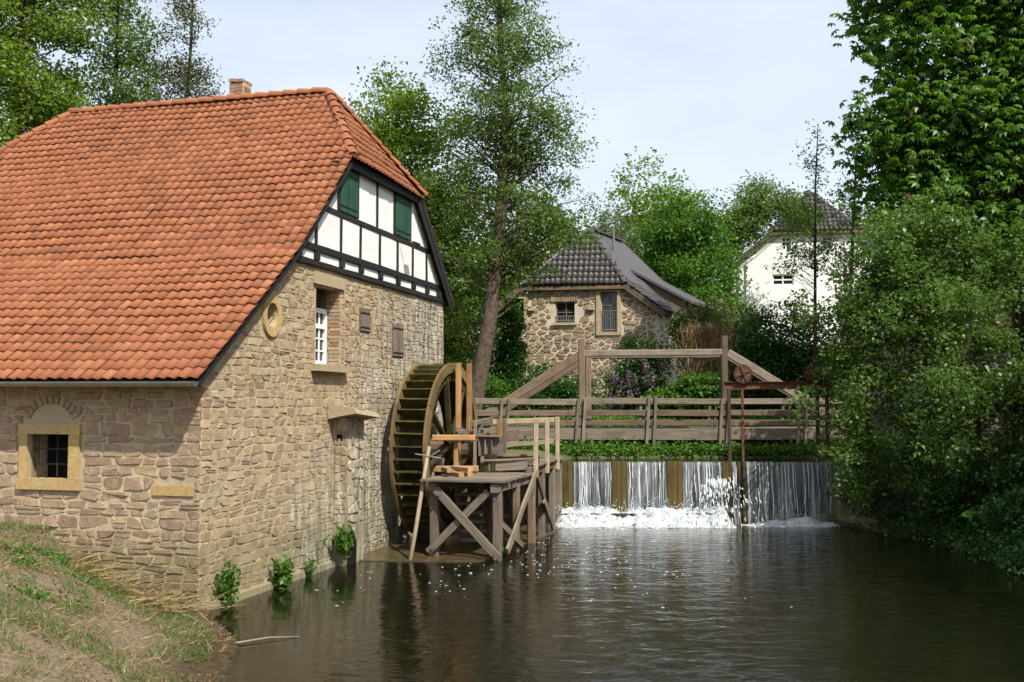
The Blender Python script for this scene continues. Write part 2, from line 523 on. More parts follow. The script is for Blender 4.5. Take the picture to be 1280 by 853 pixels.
gx = stretch(-2500, 2500, -12, 13, .16, 0)
gy = stretch(-1500, 3500, 7, 40, .16, 0)
GX, GY = np.meshgrid(gx, gy)
GZ = ground_z(GX, GY)
nx, ny = len(gx), len(gy)
idx = np.arange(nx * ny).reshape(ny, nx)
gf = np.stack([idx[:-1, :-1], idx[:-1, 1:], idx[1:, 1:], idx[1:, :-1]], -1).reshape(-1, 4)

def ground_mat():
    t = NT('earth_and_turf'); p = t.pos()
    n = t.noise(p, 2.2, 6, .6)
    dirt = t.ramp(t.noise(p, 18, 6, .7), [(.28, (.12, .088, .055)), (.5, (.25, .19, .12)), (.72, (.38, .31, .21))])
    turf = t.ramp(t.noise(p, 26, 5, .7), [(.3, (.035, .06, .014)), (.7, (.09, .13, .032))])
    c = t.mix(t.ramp(n, [(.52, 0.0), (.70, .8)]), dirt, turf)
    y = t.sep(p, 1)
    # behind the weir everything is turf
    c = t.mix(t.ramp(t.math('MULTIPLY', y, .01), [(.29, 0.0), (.33, .85)]), c, turf)
    z = t.sep(p, 2)
    mud = t.ramp(t.noise(p, 7, 5), [(.3, (.055, .038, .018)), (.7, (.125, .085, .042))])
    wet = t.ramp(t.math('ADD', z, t.math('MULTIPLY', n, .25)), [(.16, 1.0), (.36, 0.0)])
    c = t.mix(wet, c, mud)
    return t.done(t.bsdf(c, .95, t.bump(t.noise(p, 26, 8, .75), 1.0, .06), .15))
ground = link('ground', np_mesh('ground', np.stack([GX, GY, GZ], -1).reshape(-1, 3), gf, None, True), ground_mat())
tag(ground, 'earth and turf banks rising around the pond', None, kind='structure')

# ------------------------------------------------------------------ water
def water_mat(name, deep, still):
    t = NT(name); p = t.pos()
    y = t.sep(p, 1); x = t.sep(p, 0)
    w1 = t.noise(t.pos((1.0, 1.5, 1)), 1.7, 4, .5, 1.4)
    w2 = t.noise(t.pos((1, 1.9, 1)), 5.5, 3, .55, 1.2)
    w3 = t.noise(t.pos((1, 1.6, 1)), 17, 2, .5)
    calm = t.ramp(t.math('ADD', t.math('MULTIPLY', x, .1), .5), [(.12, .28), (.42, 1.0)])     # the shallow by the mill bank lies calmer
    h = t.math('ADD', t.math('MULTIPLY', w1, 2.3), t.math('ADD', t.math('MULTIPLY', w2, .42), t.math('MULTIPLY', w3, .05)))
    h = t.math('MULTIPLY', h, t.math('MULTIPLY', calm, .35 if still else 1.0))
    nb = t.bump(h, 1.0, .0075)
    murk = t.node('ShaderNodeBsdfDiffuse', Color=(*deep, 1))
    tr = t.node('ShaderNodeBsdfTransparent')
    tr.inputs['Color'].default_value = (.56, .50, .30, 1)
    m = t.node('ShaderNodeMixShader', Fac=.55)
    t.l.new(tr.outputs[0], m.inputs[1]); t.l.new(murk.outputs[0], m.inputs[2])
    gl = t.node('ShaderNodeBsdfGlossy', Roughness=.03, Normal=nb)
    gl.inputs['Color'].default_value = (1, 1, 1, 1)
    fr = t.node('ShaderNodeFresnel', Normal=nb)
    fr.inputs['IOR'].default_value = 1.333
    m2 = t.node('ShaderNodeMixShader', Fac=fr.outputs[0])
    t.l.new(m.outputs[0], m2.inputs[1]); t.l.new(gl.outputs[0], m2.inputs[2])
    return t.done(m2.outputs[0])
wb = MB(); wb.add([(-7, -25, 0), (16, -25, 0), (16, 29.85, 0), (-7, 29.85, 0)], [(0, 1, 2, 3)])
pond = wb.build('pond_water', water_mat('pond_water', (.008, .0105, .0045), False))
tag(pond, 'murky brown pond water below the weir', None, kind='structure')
wb = MB(); wb.add([(0.6, 30.0, 1.735), (10.8, 30.0, 1.735), (11.2, 33.2, 1.735), (0.9, 33.2, 1.735)], [(0, 1, 2, 3)])
up_w = wb.build('headwater', water_mat('headwater', (.02, .028, .008), True))
tag(up_w, 'still green water above the weir', None, kind='structure')

# ------------------------------------------------------------------ masonry and roofing tools
def uneven(pts, rnd, mid=.16):
    """cut the corners and break the longer edges so that a stone's outline is uneven"""
    o = []; n = len(pts)
    for i in range(n):
        a, b, c = pts[i - 1], pts[i], pts[(i + 1) % n]
        f1, f2 = random.uniform(.04, .16), random.uniform(.04, .16)
        la, lc = math.hypot(a[0] - b[0], a[1] - b[1]), math.hypot(c[0] - b[0], c[1] - b[1])
        if la < .02 or lc < .02: o.append(b); continue
        m = min(la, lc) * 1.6
        q1 = (b[0] + (a[0] - b[0]) * f1 * m / la, b[1] + (a[1] - b[1]) * f1 * m / la); q2 = (b[0] + (c[0] - b[0]) * f2 * m / lc, b[1] + (c[1] - b[1]) * f2 * m / lc)
        o += [q1, q2] if random.random() < .75 else [b]
        if lc > mid and len(o) < 14: t = random.uniform(.35, .65); o.append((b[0] + (c[0] - b[0]) * t, b[1] + (c[1] - b[1]) * t))
    return [(x + random.gauss(0, rnd), y + random.gauss(0, rnd * .9)) for x, y in o]

def coursed(inside, u0, u1, z0, z1, hr, wr, gap=.012, two=.2, wander=.32, rnd=.007, slant=.03):
    """roughly coursed rubble: bed joints wander, head joints slant, some stones are split; outlines of (u,z)"""
    zs = [z0]
    while zs[-1] < z1: zs.append(zs[-1] + random.uniform(*hr))
    ph = [[random.uniform(0, 6.28) for _ in range(4)] for _ in zs]; am = (hr[0] + hr[1]) / 2 * wander
    def Z(j, u):
        p_ = ph[j]
        return zs[j] + am * (.45 * math.sin(u * 1.9 + p_[0]) + .4 * math.sin(u * 5.3 + p_[1]) + .35 * math.sin(u * 9.7 + p_[2]) + .2 * math.sin(u * 17 + p_[3]))
    out = []; us = np.arange(u0, u1 + .001, .03)
    for j in range(len(zs) - 1):
        ok = [inside(u, (Z(j, u) + Z(j + 1, u)) / 2) for u in us]
        i = 0
        while i < len(us):
            if not ok[i]: i += 1; continue
            k = i
            while k < len(us) and ok[k]: k += 1
            a, b = us[i], us[k - 1]; i = k
            u = a; sl = 0
            while u < b - .03:
                w = random.choice((random.uniform(*wr), random.uniform(wr[0], (wr[0] + wr[1]) / 2)))
                last = u + w > b - wr[0] * .6
                if last: w = b - u
                s2 = 0 if last else random.gauss(0, slant)
                q = [(u - sl, Z(j, u)), (u + w - s2, Z(j, u + w)), (u + w + s2, Z(j + 1, u + w)), (u + sl, Z(j + 1, u))]
                cells = [q]
                if random.random() < two and w > .2:
                    f1, f2 = random.uniform(.35, .65), random.uniform(.35, .65)
                    L1 = (q[0][0] + (q[3][0] - q[0][0]) * f1, q[0][1] + (q[3][1] - q[0][1]) * f1); R1 = (q[1][0] + (q[2][0] - q[1][0]) * f2, q[1][1] + (q[2][1] - q[1][1]) * f2)
                    cells = [[q[0], q[1], R1, L1], [L1, R1, q[2], q[3]]]
                for c in cells:
                    cu = sum(p_[0] for p_ in c) / 4; cz = sum(p_[1] for p_ in c) / 4
                    if cz > z1: continue
                    g = gap * random.uniform(.4, 1.4); pts = []
                    for x, y in c:
                        x -= math.copysign(min(g, abs(x - cu) * .5), x - cu); y -= math.copysign(min(g, abs(y - cz) * .5), y - cz)
                        t = 1.0
                        while t > .3 and not inside(cu + (x - cu) * t, cz + (y - cz) * t): t -= .1
                        pts.append((cu + (x - cu) * t, cz + (y - cz) * t))
                    if max(p_[1] for p_ in pts) - min(p_[1] for p_ in pts) > .03: out.append(uneven(pts, rnd))
                u += w; sl = s2
    return out

def clip_half(poly, mx, mz, nx, nz):
    """keep the side of a polygon where (p-m).n < 0"""
    out = []; n = len(poly)
    for i in range(n):
        a, b = poly[i], poly[(i + 1) % n]
        da = (a[0] - mx) * nx + (a[1] - mz) * nz; db = (b[0] - mx) * nx + (b[1] - mz) * nz
        if da < 0: out.append(a)
        if (da < 0) != (db < 0):
            t = da / (da - db); out.append((a[0] + (b[0] - a[0]) * t, a[1] + (b[1] - a[1]) * t))
    return out

def rubble(inside, u0, u1, z0, z1, pu, pz, jit=.36, gap=.02, drop=.12, rnd=.16):
    """random rubble: cells of a jittered course pattern, each shrunk by its mortar joint; outlines of (u,z)"""
    sites = []; asp = pu / pz
    rows = int((z1 - z0) / pz) + 1; colsn = int((u1 - u0) / pu) + 2
    for j in range(-1, rows + 1):
        ph = random.random() * pu
        for i in range(-1, colsn + 1):
            if random.random() < drop: continue
            sites.append((u0 + ph + i * pu + random.gauss(0, jit) * pu * .55, z0 + (j + .5) * pz + random.gauss(0, jit) * pz * .5 + .25 * pz * math.sin(i * pu * 1.3 + j)))
    S = np.array(sites); Q = S * np.array([1, asp])
    out = []
    for k in range(len(S)):
        u, z_ = S[k]
        if not inside(u, z_): continue
        d = np.sum((Q - Q[k]) ** 2, axis=1); near_ = np.argsort(d)[1:15]
        poly = [(u - pu * 1.6, z_ - pz * 1.6), (u + pu * 1.6, z_ - pz * 1.6), (u + pu * 1.6, z_ + pz * 1.6), (u - pu * 1.6, z_ + pz * 1.6)]
        for m in near_:
            du, dz_ = S[m][0] - u, (S[m][1] - z_)
            poly = clip_half(poly, u + du / 2, z_ + dz_ / 2, du, dz_ * asp * asp)
            if len(poly) < 3: break
        if len(poly) < 3: continue
        cu = sum(q[0] for q in poly) / len(poly); cz = sum(q[1] for q in poly) / len(poly)
        if not inside(cu, cz): continue
        g = gap * random.uniform(.5, 1.3)
        pts = []
        for q in poly:
            x, y = q
            L_ = math.hypot(x - cu, y - cz)
            if L_ < 1e-4: continue
            kk = max(.3, 1 - g * .7 / L_ - g * .25 / max(.02, min(abs(x - cu), abs(y - cz)) + .03))
            x, y = cu + (x - cu) * kk, cz + (y - cz) * kk
            t = 1.0
            while t > .1 and not inside(cu + (x - cu) * t, cz + (y - cz) * t): t -= .1
            pts.append((cu + (x - cu) * t, cz + (y - cz) * t))
        o = uneven(pts, rnd * .035)
        if len(o) >= 6: out.append(o)
    return out

def stone_mesh(mb, o, P, depth, r):
    """one proud stone: outline o in the wall plane, P(u,z,n) to world"""
    n = len(o)
    cu = sum(p[0] for p in o) / n; cz = sum(p[1] for p in o) / n
    b = len(mb.v)
    d = depth * random.uniform(.4, 1.4)
    tx, tz = random.gauss(0, .05), random.gauss(0, .06)
    for u, z in o: mb.v.append(tuple(P(u, z, -.012)))
    for u, z in o:
        k = random.uniform(.80, .93)
        uu, zz = cu + (u - cu) * k, cz + (z - cz) * k
        mb.v.append(tuple(P(uu, zz, d + (uu - cu) * tx + (zz - cz) * tz + random.gauss(0, depth * .18))))
    for j in range(n):
        j2 = (j + 1) % n
        mb.face((b + j, b + j2, b + n + j2, b + n + j), None, r)
    mb.face([b + n + j for j in range(n)], None, r)

def wall_sheet(outer, holes, P, t, mat, name, parent, reveal=None):
    """wall of thickness t with openings; outer and holes are (u,z) loops"""
    loops = [[Vector((u, z, 0)) for u, z in outer]] + [[Vector((u, z, 0)) for u, z in h] for h in holes]
    tri = tessellate_polygon(loops)
    flat = [p for lp in loops for p in lp]
    mb = MB(); n = len(flat)
    for p in flat: mb.v.append(tuple(P(p.x, p.y, 0)))
    for p in flat: mb.v.append(tuple(P(p.x, p.y, -t)))
    for f in tri:
        mb.face(f); mb.face([i + n for i in reversed(f)])
    o = 0
    for lp in loops:
        m = len(lp)
        for i in range(m):
            j = (i + 1) % m
            mb.face((o + i, o + j, o + j + n, o + i + n))
        o += m
    return mb.build(name, mat, parent)

def tile_shape(w, ln, amp, n=7):
    xs = np.linspace(0, w * 1.08, n)
    ph = xs / w * 2 * math.pi
    zz = amp * np.sin(ph - .4) * np.where(np.sin(ph - .4) > 0, 1.0, .75)
    back = np.stack([xs, np.full(n, ln), zz + .004], 1)
    front = np.stack([xs, np.zeros(n), zz + .036], 1)
    low = front + np.array([0, .004, -.022])
    v = np.concatenate([back, front, low]) - np.array([w / 2, 0, 0])
    f = []
    for i in range(n - 1):
        f.append((n + i, n + i + 1, i + 1, i))
        f.append((2*n + i, 2*n + i + 1, n + i + 1, n + i))
    return v, np.array(f)

def in_poly(x, y, poly):
    c = False; n = len(poly)
    for i in range(n):
        ax, ay = poly[i]; bx, by = poly[(i + 1) % n]
        if (ay > y) != (by > y) and x < (bx - ax) * (y - ay) / (by - ay) + ax: c = not c
    return c

def tile_spots(o, u, v, poly, w, step, v0=0.0, jit=1.0):
    """frames (origin, u, v, n) of the tiles whose middle lies in poly (u,v coordinates)"""
    n = u.cross(v).normalized()
    xs = [p[0] for p in poly]; ys = [p[1] for p in poly]
    res = []
    y = v0
    while y < max(ys):
        x = min(xs) + w / 2
        while x < max(xs):
            if in_poly(x, y + step * .5, poly):
                dx, dy, dz = random.gauss(0, .004) * jit, random.gauss(0, .007) * jit, abs(random.gauss(0, .004)) * jit
                ang = random.gauss(0, .012) * jit
                uu = (u * math.cos(ang) + v * math.sin(ang)).normalized()
                vv = n.cross(uu)
                tl = random.gauss(0, .012) * jit
                vv = (vv + n * tl).normalized(); nn = uu.cross(vv)
                q_ = o + u * (x + dx) + v * (y + dy); sag = .018 * jit * (math.sin(x * 1.1 + y * .7) + math.sin(x * .47 - y * 1.3 + 2))
                if random.random() < .012 * jit: q_ = q_ - v * random.uniform(.02, .06)
                res.append((q_ + n * (dz + sag), uu, vv, nn))
            x += w
        y += step
    return res

def tiles_joined(spots, shape, name, mat, parent):
    sv, sf = shape
    if not spots: return None
    vs, fs, rs = [], [], []
    for k, (p, u, v, n) in enumerate(spots):
        m = np.array([u, v, n])
        vs.append(sv @ m + np.array(p)); fs.append(sf + k * len(sv)); rs.append(np.full(len(sf), random.random()))
    ob = link(name, np_mesh(name, np.concatenate(vs), np.concatenate(fs), np.concatenate(rs)), mat, parent)
    return tag(ob, kind='stuff')

def tiles_single(spots, shape, name, mat, parent, variants=8):
    sv, sf = shape
    base = Vector(); q = parent
    while q is not None: base = base + q.location; q = q.parent
    ms = []
    for k in range(variants):
        me = np_mesh(name, sv, sf, np.full(len(sf), (k + .5) / variants)); me.materials.append(mat); ms.append(me)
    for p, u, v, n in spots:
        ob = bpy.data.objects.new(name, random.choice(ms))
        col.objects.link(ob); ob.parent = parent
        m = Matrix((u, v, n)).transposed().to_4x4(); m.translation = p - base
        ob.matrix_local = m

def ridge_tiles(mb_fn, p0, p1, side, rad, ln):
    """half-round ridge tiles from p0 to p1; mb_fn(mb) is called for each"""
    p0, p1 = Vector(p0), Vector(p1)
    d = p1 - p0; n = max(1, round(d.length / ln)); d.normalize()
    st = (p1 - p0).length / n
    sd = d.cross(UP).normalized(); u2 = sd.cross(d).normalized()
    for i in range(n):
        mb = MB(); r = random.random()
        q = p0 + d * st * i
        K = 8
        for t, rr, dz in ((-.03, rad * 1.1, .012), (st * .5, rad, 0), (st, rad * .9, -.012)):
            for rad2 in (rr, rr - .022):
                for j in range(K + 1):
                    a = math.pi * (-.08 + 1.16 * j / K)
                    mb.v.append(tuple(q + d * t + sd * math.cos(a) * rad2 + u2 * (math.sin(a) * rad2 * .85 + dz)))
        k = K + 1
        for a in range(2):
            o = a * 2 * k
            for j in range(K):
                mb.face((o + j, o + j + 1, o + 2*k + j + 1, o + 2*k + j), None, r)
        for o in (0, 4 * k):
            for j in range(K): mb.face((o + j, o + k + j, o + k + j + 1, o + j + 1) if o == 0 else (o + j, o + j + 1, o + k + j + 1, o + k + j), None, r)
        mb_fn(mb)

# ------------------------------------------------------------------ the mill
mill = empty('water_mill', W(0, 0, 0), 'stone water mill with orange pantile roof and half-timbered gable beside the wheel', 'mill')
S0, S1 = -.25, 12.1                 # gable wall corners
EAVE, KINK, HIPN = (-.73, 3.85), (2.63, 6.35), (5.25, 8.79)
RIDGE = (7.5, 11.02)
HIPF, EAVEF = (9.74, 8.81), (12.37, 6.30)
HL0, HL1 = 1.42, 8.75               # hip apexes along the ridge
LEND = 10.75
OV = -.21                           # verge overhang beyond the gable wall
def roof_z(s):
    pr = [EAVE, KINK, HIPN, RIDGE, HIPF, EAVEF]
    for (a, za), (b, zb) in zip(pr, pr[1:]):
        if a <= s <= b: return za + (zb - za) * (s - a) / (b - a)
    return 0
Pg = lambda u, z, n: W(u, -n, z)                    # gable wall plane
Pl = lambda u, z, n: W(S0 - n, u, z)                # long wall plane (u = leftwards)
# walls
def oval(cu, cz, ru, rz, n=20): return [(cu + ru * math.cos(2*math.pi*i/n), cz + rz * math.sin(2*math.pi*i/n)) for i in range(n)]
WIN = (3.97, 5.15, 4.22, 5.86)
OC = (2.05, 5.06)
outer = [(S0, -1.0), (S1, -1.0), (S1, 6.22), (2.72, 6.22), (S0, roof_z(S0) - .16)]
sh_rects = [(6.22, 6.76, 5.06, 5.55), (8.22, 8.92, 4.58, 5.34)]
holes = [[(WIN[0], WIN[2]), (WIN[1], WIN[2]), (WIN[1], WIN[3]), (WIN[0], WIN[3])], oval(*OC, .20, .22)]
gw = wall_sheet(outer, holes, Pg, .55, M['mortar_gable'], 'wall', mill)
LW = (2.30, 3.54, 1.98, 3.02)       # opening of the long wall window: l0 l1 z0 z1
lw_out = [(0.005, -.6), (10.6, -.6), (10.6, 3.9), (0.005, 3.9)]
lwall = wall_sheet(lw_out, [[(2.52, 2.10), (3.36, 2.10), (3.36, 2.88), (2.52, 2.88)]], Pl, .5, M['mortar_front'], 'wall', mill)
# far and back walls close the shell
mb = MB(); mb.box(W(S1 - .25, 5.3, 2.6), A * .25, B * 5.2, UP * 3.6); mb.build('wall', M['mortar_front'], mill)
mb = MB(); mb.box(W(5.9, 10.85, 2.6), A * 6.1, B * .25, UP * 3.6); mb.build('wall', M['mortar_front'], mill)

def rect_in(u, z, r, m=0.0): return r[0] - m < u < r[1] + m and r[2] - m < z < r[3] + m
def in_gable(u, z):
    if not (S0 - .025 < u < S1 - .02): return False
    if z > 6.17 or z > roof_z(u) - .2: return False
    if rect_in(u, z, (WIN[0], WIN[1] , WIN[2] - .16, WIN[3] + .28), .03): return False
    if ((u - OC[0]) / .42) ** 2 + ((z - OC[1]) / .47) ** 2 < 1: return False
    if any(rect_in(u, z, r, .04) for r in sh_rects): return False
    if rect_in(u, z, (4.86, 5.5, -.2, .82)): return False
    return True
arch = [(LW[0] + LW[1]) / 2, LW[3]]
def in_long(u, z):
    if not (-.03 < u < 6.6) or z > 3.84: return False
    if rect_in(u, z, LW, .02): return False
    if (u - 2.92) ** 2 / .55 ** 2 + (z - 3.0) ** 2 / .50 ** 2 < 1 and z > 3.0: return False
    if rect_in(u, z, (.1, .9, 1.86, 2.07)): return False
    return True
stones = []
for o in coursed(in_long, -.03, 6.6, -.3, 3.84, (.11, .23), (.20, .62), gap=.011, two=.2, wander=.20, slant=.02):
    stones.append((o, Pl, .02, 'L'))
for o in coursed(in_gable, S0 - .02, 5.4, -.25, 6.18, (.10, .19), (.17, .52), gap=.009, two=.22, wander=.22, slant=.022):
    stones.append((o, Pg, .011, 'G'))
for o in coursed(in_gable, 5.4, S1, -.25, 6.18, (.09, .16), (.13, .38), gap=.010, two=.25, wander=.28, slant=.025):
    stones.append((o, Pg, .014, 'G'))
camp = Vector((0, 0, 3.4))
def shown(o, P):
    us = [p[0] for p in o]; zs = [p[1] for p in o]
    c = P(sum(us) / len(us), sum(zs) / len(zs), 0) - camp
    if c.x / c.y < -.50 or c.z < -3.35: return 0       # beyond the picture's left edge, or below the water
    n = (P(0, 0, 1) - P(0, 0, 0))
    return (max(us) - min(us)) * (max(zs) - min(zs)) * abs(n.dot(c.normalized())) / c.length_squared
stones.sort(key=lambda q: -shown(q[0], q[1]))
joined = {'L': MB(), 'G': MB()}
for k, (o, P, dep, which) in enumerate(stones):
    r = random.random()
    if k < 300:
        mb = MB(); stone_mesh(mb, o, P, dep, r)
        mb.build('stone', M['stone_front' if which == 'L' else 'stone_gable'], lwall if which == 'L' else gw)
    else: stone_mesh(joined[which], o, P, dep, r)
tag(joined['L'].build('stone', M['stone_front'], lwall), kind='stuff')
tag(joined['G'].build('stone', M['stone_gable'], gw), kind='stuff')

# footing ledge of the gable wall, pilaster with corbel, drain
mb = MB(); mb.box(W(2.3, -.07, -.3), A * 2.5, B * .075, UP * .42); mb.build('footing', M['mortar_gable'], mill)
pil = MB()
pil.box(W(5.32, -.16, 1.35), A * .46, B * .16, UP * 1.75)
po = pil.build('pilaster', M['mortar_gable'], mill)
js = MB()
Pp = lambda u, z, n: W(u, -.32 - n, z)
for o in rubble(lambda u, z: 4.87 < u < 5.77 and .85 < z < 3.05, 4.87, 5.77, .85, 3.08, .34, .19, jit=.3, gap=.02): stone_mesh(js, o, Pp, .022, random.random())
Pq = lambda u, z, n: W(4.86 - n, -u, z)
for o in coursed(lambda u, z: .0 < u < .335 and .85 < z < 3.05, .0, .34, .85, 3.05, (.12, .22), (.12, .34), gap=.012): stone_mesh(js, o, Pq, .016, random.random())
tag(js.build('stone', M['stone_gable'], po), kind='stuff')
mb = MB(); mb.add([W(4.88, -.324, -.3), W(5.4, -.324, -.3), W(5.4, -.324, .45), W(5.2, -.324, .78), W(4.98, -.324, .62)], [(0, 1, 2, 3, 4)]); mb.build('drain_opening', M['dark_room'], mill)
mb = MB(); mb.box(W(4.842, -.16, 2.68), A * .006, B * .06, UP * .07); mb.build('putlog_hole', M['dark_room'], mill)
mb = MB()
pr = [(-.02, 3.28), (-.62, 3.20), (-.66, 3.10), (-.30, 3.04), (-.02, 2.98)]
vs = [W(4.55, l, z + .10 * (1)) for l, z in pr] + [W(5.85, l, z) for l, z in pr]
mb.add(vs, [(0, 1, 6, 5), (1, 2, 7, 6), (2, 3, 8, 7), (3, 4, 9, 8), (4, 3, 2, 1, 0), (5, 6, 7, 8, 9)], .4)
mb.build('corbel', M['corbel'], mill)

# gable window: lintel, sill, brick reveal, louvre and white sashes set deep in the wall
mb = MB(); mb.box(W(4.55, -.02, 5.99), A * .74, B * .05, UP * .125); mb.build('lintel', M['corbel'], mill)
mb = MB(); mb.box(W(4.57, -.07, 4.14), A * .82, B * .11, UP * .07); mb.build('window_sill', M['corbel'], mill)
for zc in np.arange(WIN[2] + .05, WIN[3] - .03, .082):
    mb = MB(); mb.box(W(WIN[1] - .012, .12 + random.uniform(-.01, .01), zc), A * .013, B * random.choice([.11, .13]), UP * .034); mb.build('brick', M['brick'] if random.random() < .3 else M['stone_gable'], gw)
wf = MB()
u0, u1, zb, zm = WIN[0] + .01, WIN[1] - .03, WIN[2] + .0, 5.42
for (p, q) in (((u0 + .03, zb), (u0 + .03, zm)), ((u1 - .03, zb), (u1 - .03, zm)), (((u0 + u1) / 2, zb), ((u0 + u1) / 2, zm))):
    wf.beam(W(p[0], .33, p[1]), W(q[0], .33, q[1]), .085, .06, A, jit=0)
for z in (zb + .045, zm - .03, zb + .83):
    wf.beam(W(u0, .325, z), W(u1, .325, z), .06, .10, UP, jit=0)
for z in (zb + .31, zb + .57): wf.beam(W(u0, .335, z), W(u1, .335, z), .03, .035, UP, jit=0)
for u in (u0 + .3, u1 - .3): wf.beam(W(u, .335, zb), W(u, .335, zm), .035, .03, A, jit=0)
wo = wf.build('window', M['white_paint'], mill)
cols_u = [u0 + .06, u0 + .3, (u0 + u1) / 2, u1 - .3, u1 - .06]
rows_z = [zb + .08, zb + .31, zb + .57, zb + .80, zm - .06]
for a, b in zip(cols_u, cols_u[1:]):
    for c, d in zip(rows_z, rows_z[1:]):
        mb = MB(); mb.box(W((a + b) / 2, .37, (c + d) / 2), A * ((b - a) / 2), B * .006, UP * ((d - c) / 2)); mb.build('pane', M['glass'], wo)
for z in np.arange(zm + .03, WIN[3] - .02, .055):
    mb = MB(); mb.beam(W(u0, .33, z), W(u1, .33, z + .004), .055, .018, (0, -.5, 1), jit=0); mb.build('louvre_slat', M['wood_brown'], wo)
mb = MB(); mb.box(W(4.55, .47, 5.04), A * .62, B * .02, UP * .85); mb.build('window_backing', M['dark_room'], mill)

# oval window with dressed stone ring
mb = MB(); n = 28
for i in range(n):
    a = 2 * math.pi * i / n
    for ru, rz, dep in ((.37, .42, .0), (.36, .41, .055), (.215, .235, .05), (.2, .22, -.4)):
        mb.v.append(tuple(W(OC[0] + ru * math.cos(a), -dep, OC[1] + rz * math.sin(a))))
for i in range(n):
    j = (i + 1) % n
    for k in range(3): mb.face((i*4 + k, j*4 + k, j*4 + k + 1, i*4 + k + 1), None, .5)
ov = mb.build('oval_window', M['dressed'], mill)
mb = MB(); mb.box(W(OC[0], .40, OC[1]), A * .3, B * .01, UP * .3); mb.build('pane', M['glass'], ov)
mb = MB(); mb.beam(W(OC[0] - .19, .02, OC[1]), W(OC[0] + .19, .02, OC[1]), .014, .014, jit=0); mb.build('window_bar', M['iron'], ov)

# two small wooden hatches in the gable wall
for (a, b, c, d) in sh_rects:
    fr = MB(); fr.box(W((a + b) / 2, .0, (c + d) / 2), A * ((b - a) / 2 + .03), B * .018, UP * ((d - c) / 2 + .03)); fo = fr.build('hatch', M['wood_brown'], mill)
    n = 3; w = (b - a) / n
    for i in range(n):
        mb = MB(); mb.beam(W(a + w * (i + .5), -.03, c), W(a + w * (i + .5), -.03, d), .03, w * .93, A, jit=.001); mb.build('board', M['wood_grey'], fo)
    for z in (c + .08, d - .08):
        mb = MB(); mb.beam(W(a - .02, -.052, z), W(b - .06, -.052, z), .014, .03, UP, jit=0); mb.build('hinge', M['iron'], fo)

# long wall window: dressed frame of four stones, iron grille, brick relieving arch
fw = empty('barred_window', W(S0, 3.12, 2.0), None, None); fw.parent = mill; fw.location = W(S0, 3.12, 2.0) - mill.location
def lbox(u0, u1, z0, z1, n0, n1, name, mat, par):
    mb = MB(); c = Pl((u0 + u1) / 2, (z0 + z1) / 2, (n0 + n1) / 2)
    mb.box(c, B * ((u1 - u0) / 2), A * (-(n1 - n0) / 2), UP * ((z1 - z0) / 2), random.random())
    return mb.build(name, mat, par)
lbox(LW[0], LW[1], 2.88, 3.06, -.2, .06, 'lintel', M['dressed'], fw)
lbox(LW[0] + .01, 2.52, 2.12, 2.878, -.2, .057, 'jamb_stone', M['dressed'], fw)
lbox(3.36, LW[1] - .015, 2.12, 2.878, -.2, .054, 'jamb_stone', M['dressed'], fw)
lbox(LW[0] - .02, LW[1] + .01, 1.93, 2.118, -.2, .07, 'window_sill', M['dressed'], fw)
for u in (2.66, 2.87, 3.08, 3.25):
    mb = MB(); mb.tube([Pl(u, 2.08, -.12), Pl(u + random.gauss(0, .008), 2.5, -.12), Pl(u, 2.9, -.12)], .012, 6); mb.build('bar', M['iron'], fw)
for z in (2.36, 2.62):
    mb = MB(); mb.tube([Pl(2.50, z, -.12), Pl(3.38, z, -.12)], .012, 6); mb.build('bar', M['iron'], fw)
lbox(2.4, 3.5, 2.0, 3.0, -.50, -.46, 'window_backing', M['dark_room'], fw)
for i in range(11):
    a = R(22 + i * 13.6); rr = .78
    c = (2.92 + rr * .66 * math.cos(a), 3.04 + rr * .56 * math.sin(a))
    t = (math.cos(a), math.sin(a)); q = (-t[1], t[0])
    
    mb = MB(); mb.box(Pl(c[0], c[1], .012), B * (t[0] * .075) + UP * (t[1] * .075), A * -.02, B * (q[0] * .04) + UP * (q[1] * .04), random.random()); mb.build('arch_brick', M['stone_front'], lwall)
lbox(.12, .88, 1.88, 2.05, -.02, .034, 'plaque_stone', M['dressed'], lwall)

# half-timbered gable: plate, joist ends, sill, rail, posts; white panels between
TP = -.02                            # plaster plane l
def gbeam(s0, z0, s1, z1, w, name='beam', dep=.16, l=.032, par=None, mat='black_wood'):
    mb = MB(); mb.beam(W(s0, l, z0), W(s1, l, z1), dep, w, UP if abs(s1 - s0) > abs(z1 - z0) else A, cham=.06, jit=.004)
    return mb.build(name, M[mat], par or mill)
def s_at(z):                         # where the roof meets height z: (near s, far s)
    n = KINK[0] + (z - KINK[1]) * (HIPN[0] - KINK[0]) / (HIPN[1] - KINK[1])
    f = EAVEF[0] - (z - EAVEF[1]) * (EAVEF[0] - HIPF[0]) / (HIPF[1] - EAVEF[1])
    return n + .12, f - .12
ZP, ZS, ZR, ZT = 6.27, 6.60, 7.50, 8.70
gbeam(2.70, ZP, 12.2, ZP, .12, l=.0)
gbeam(3.08, ZS, 12.0, ZS, .15, l=.012)
gbeam(s_at(ZR)[0] + .06, ZR, s_at(ZR)[1] - .04, ZR, .12)
gbeam(5.45, ZT, 9.6, ZT, .2)
low = [3.88, 5.11, 6.16, 7.31, 8.46, 9.54, 10.59]
upp = [4.96, 6.00, 7.14, 8.23, 9.35]
for s in low: gbeam(s, ZS + .08, s, ZR - .07, .115, l=.036)
for s in upp: gbeam(s, ZR + .07, s, ZT - .05, .115, l=.036)
for s in low + [3.05, 11.5, 12.0]:
    mb = MB(); mb.beam(W(s, .1, 6.425), W(s, -.10, 6.425), .15, .18, UP, jit=.003); mb.build('joist_end', M['black_wood'], mill)
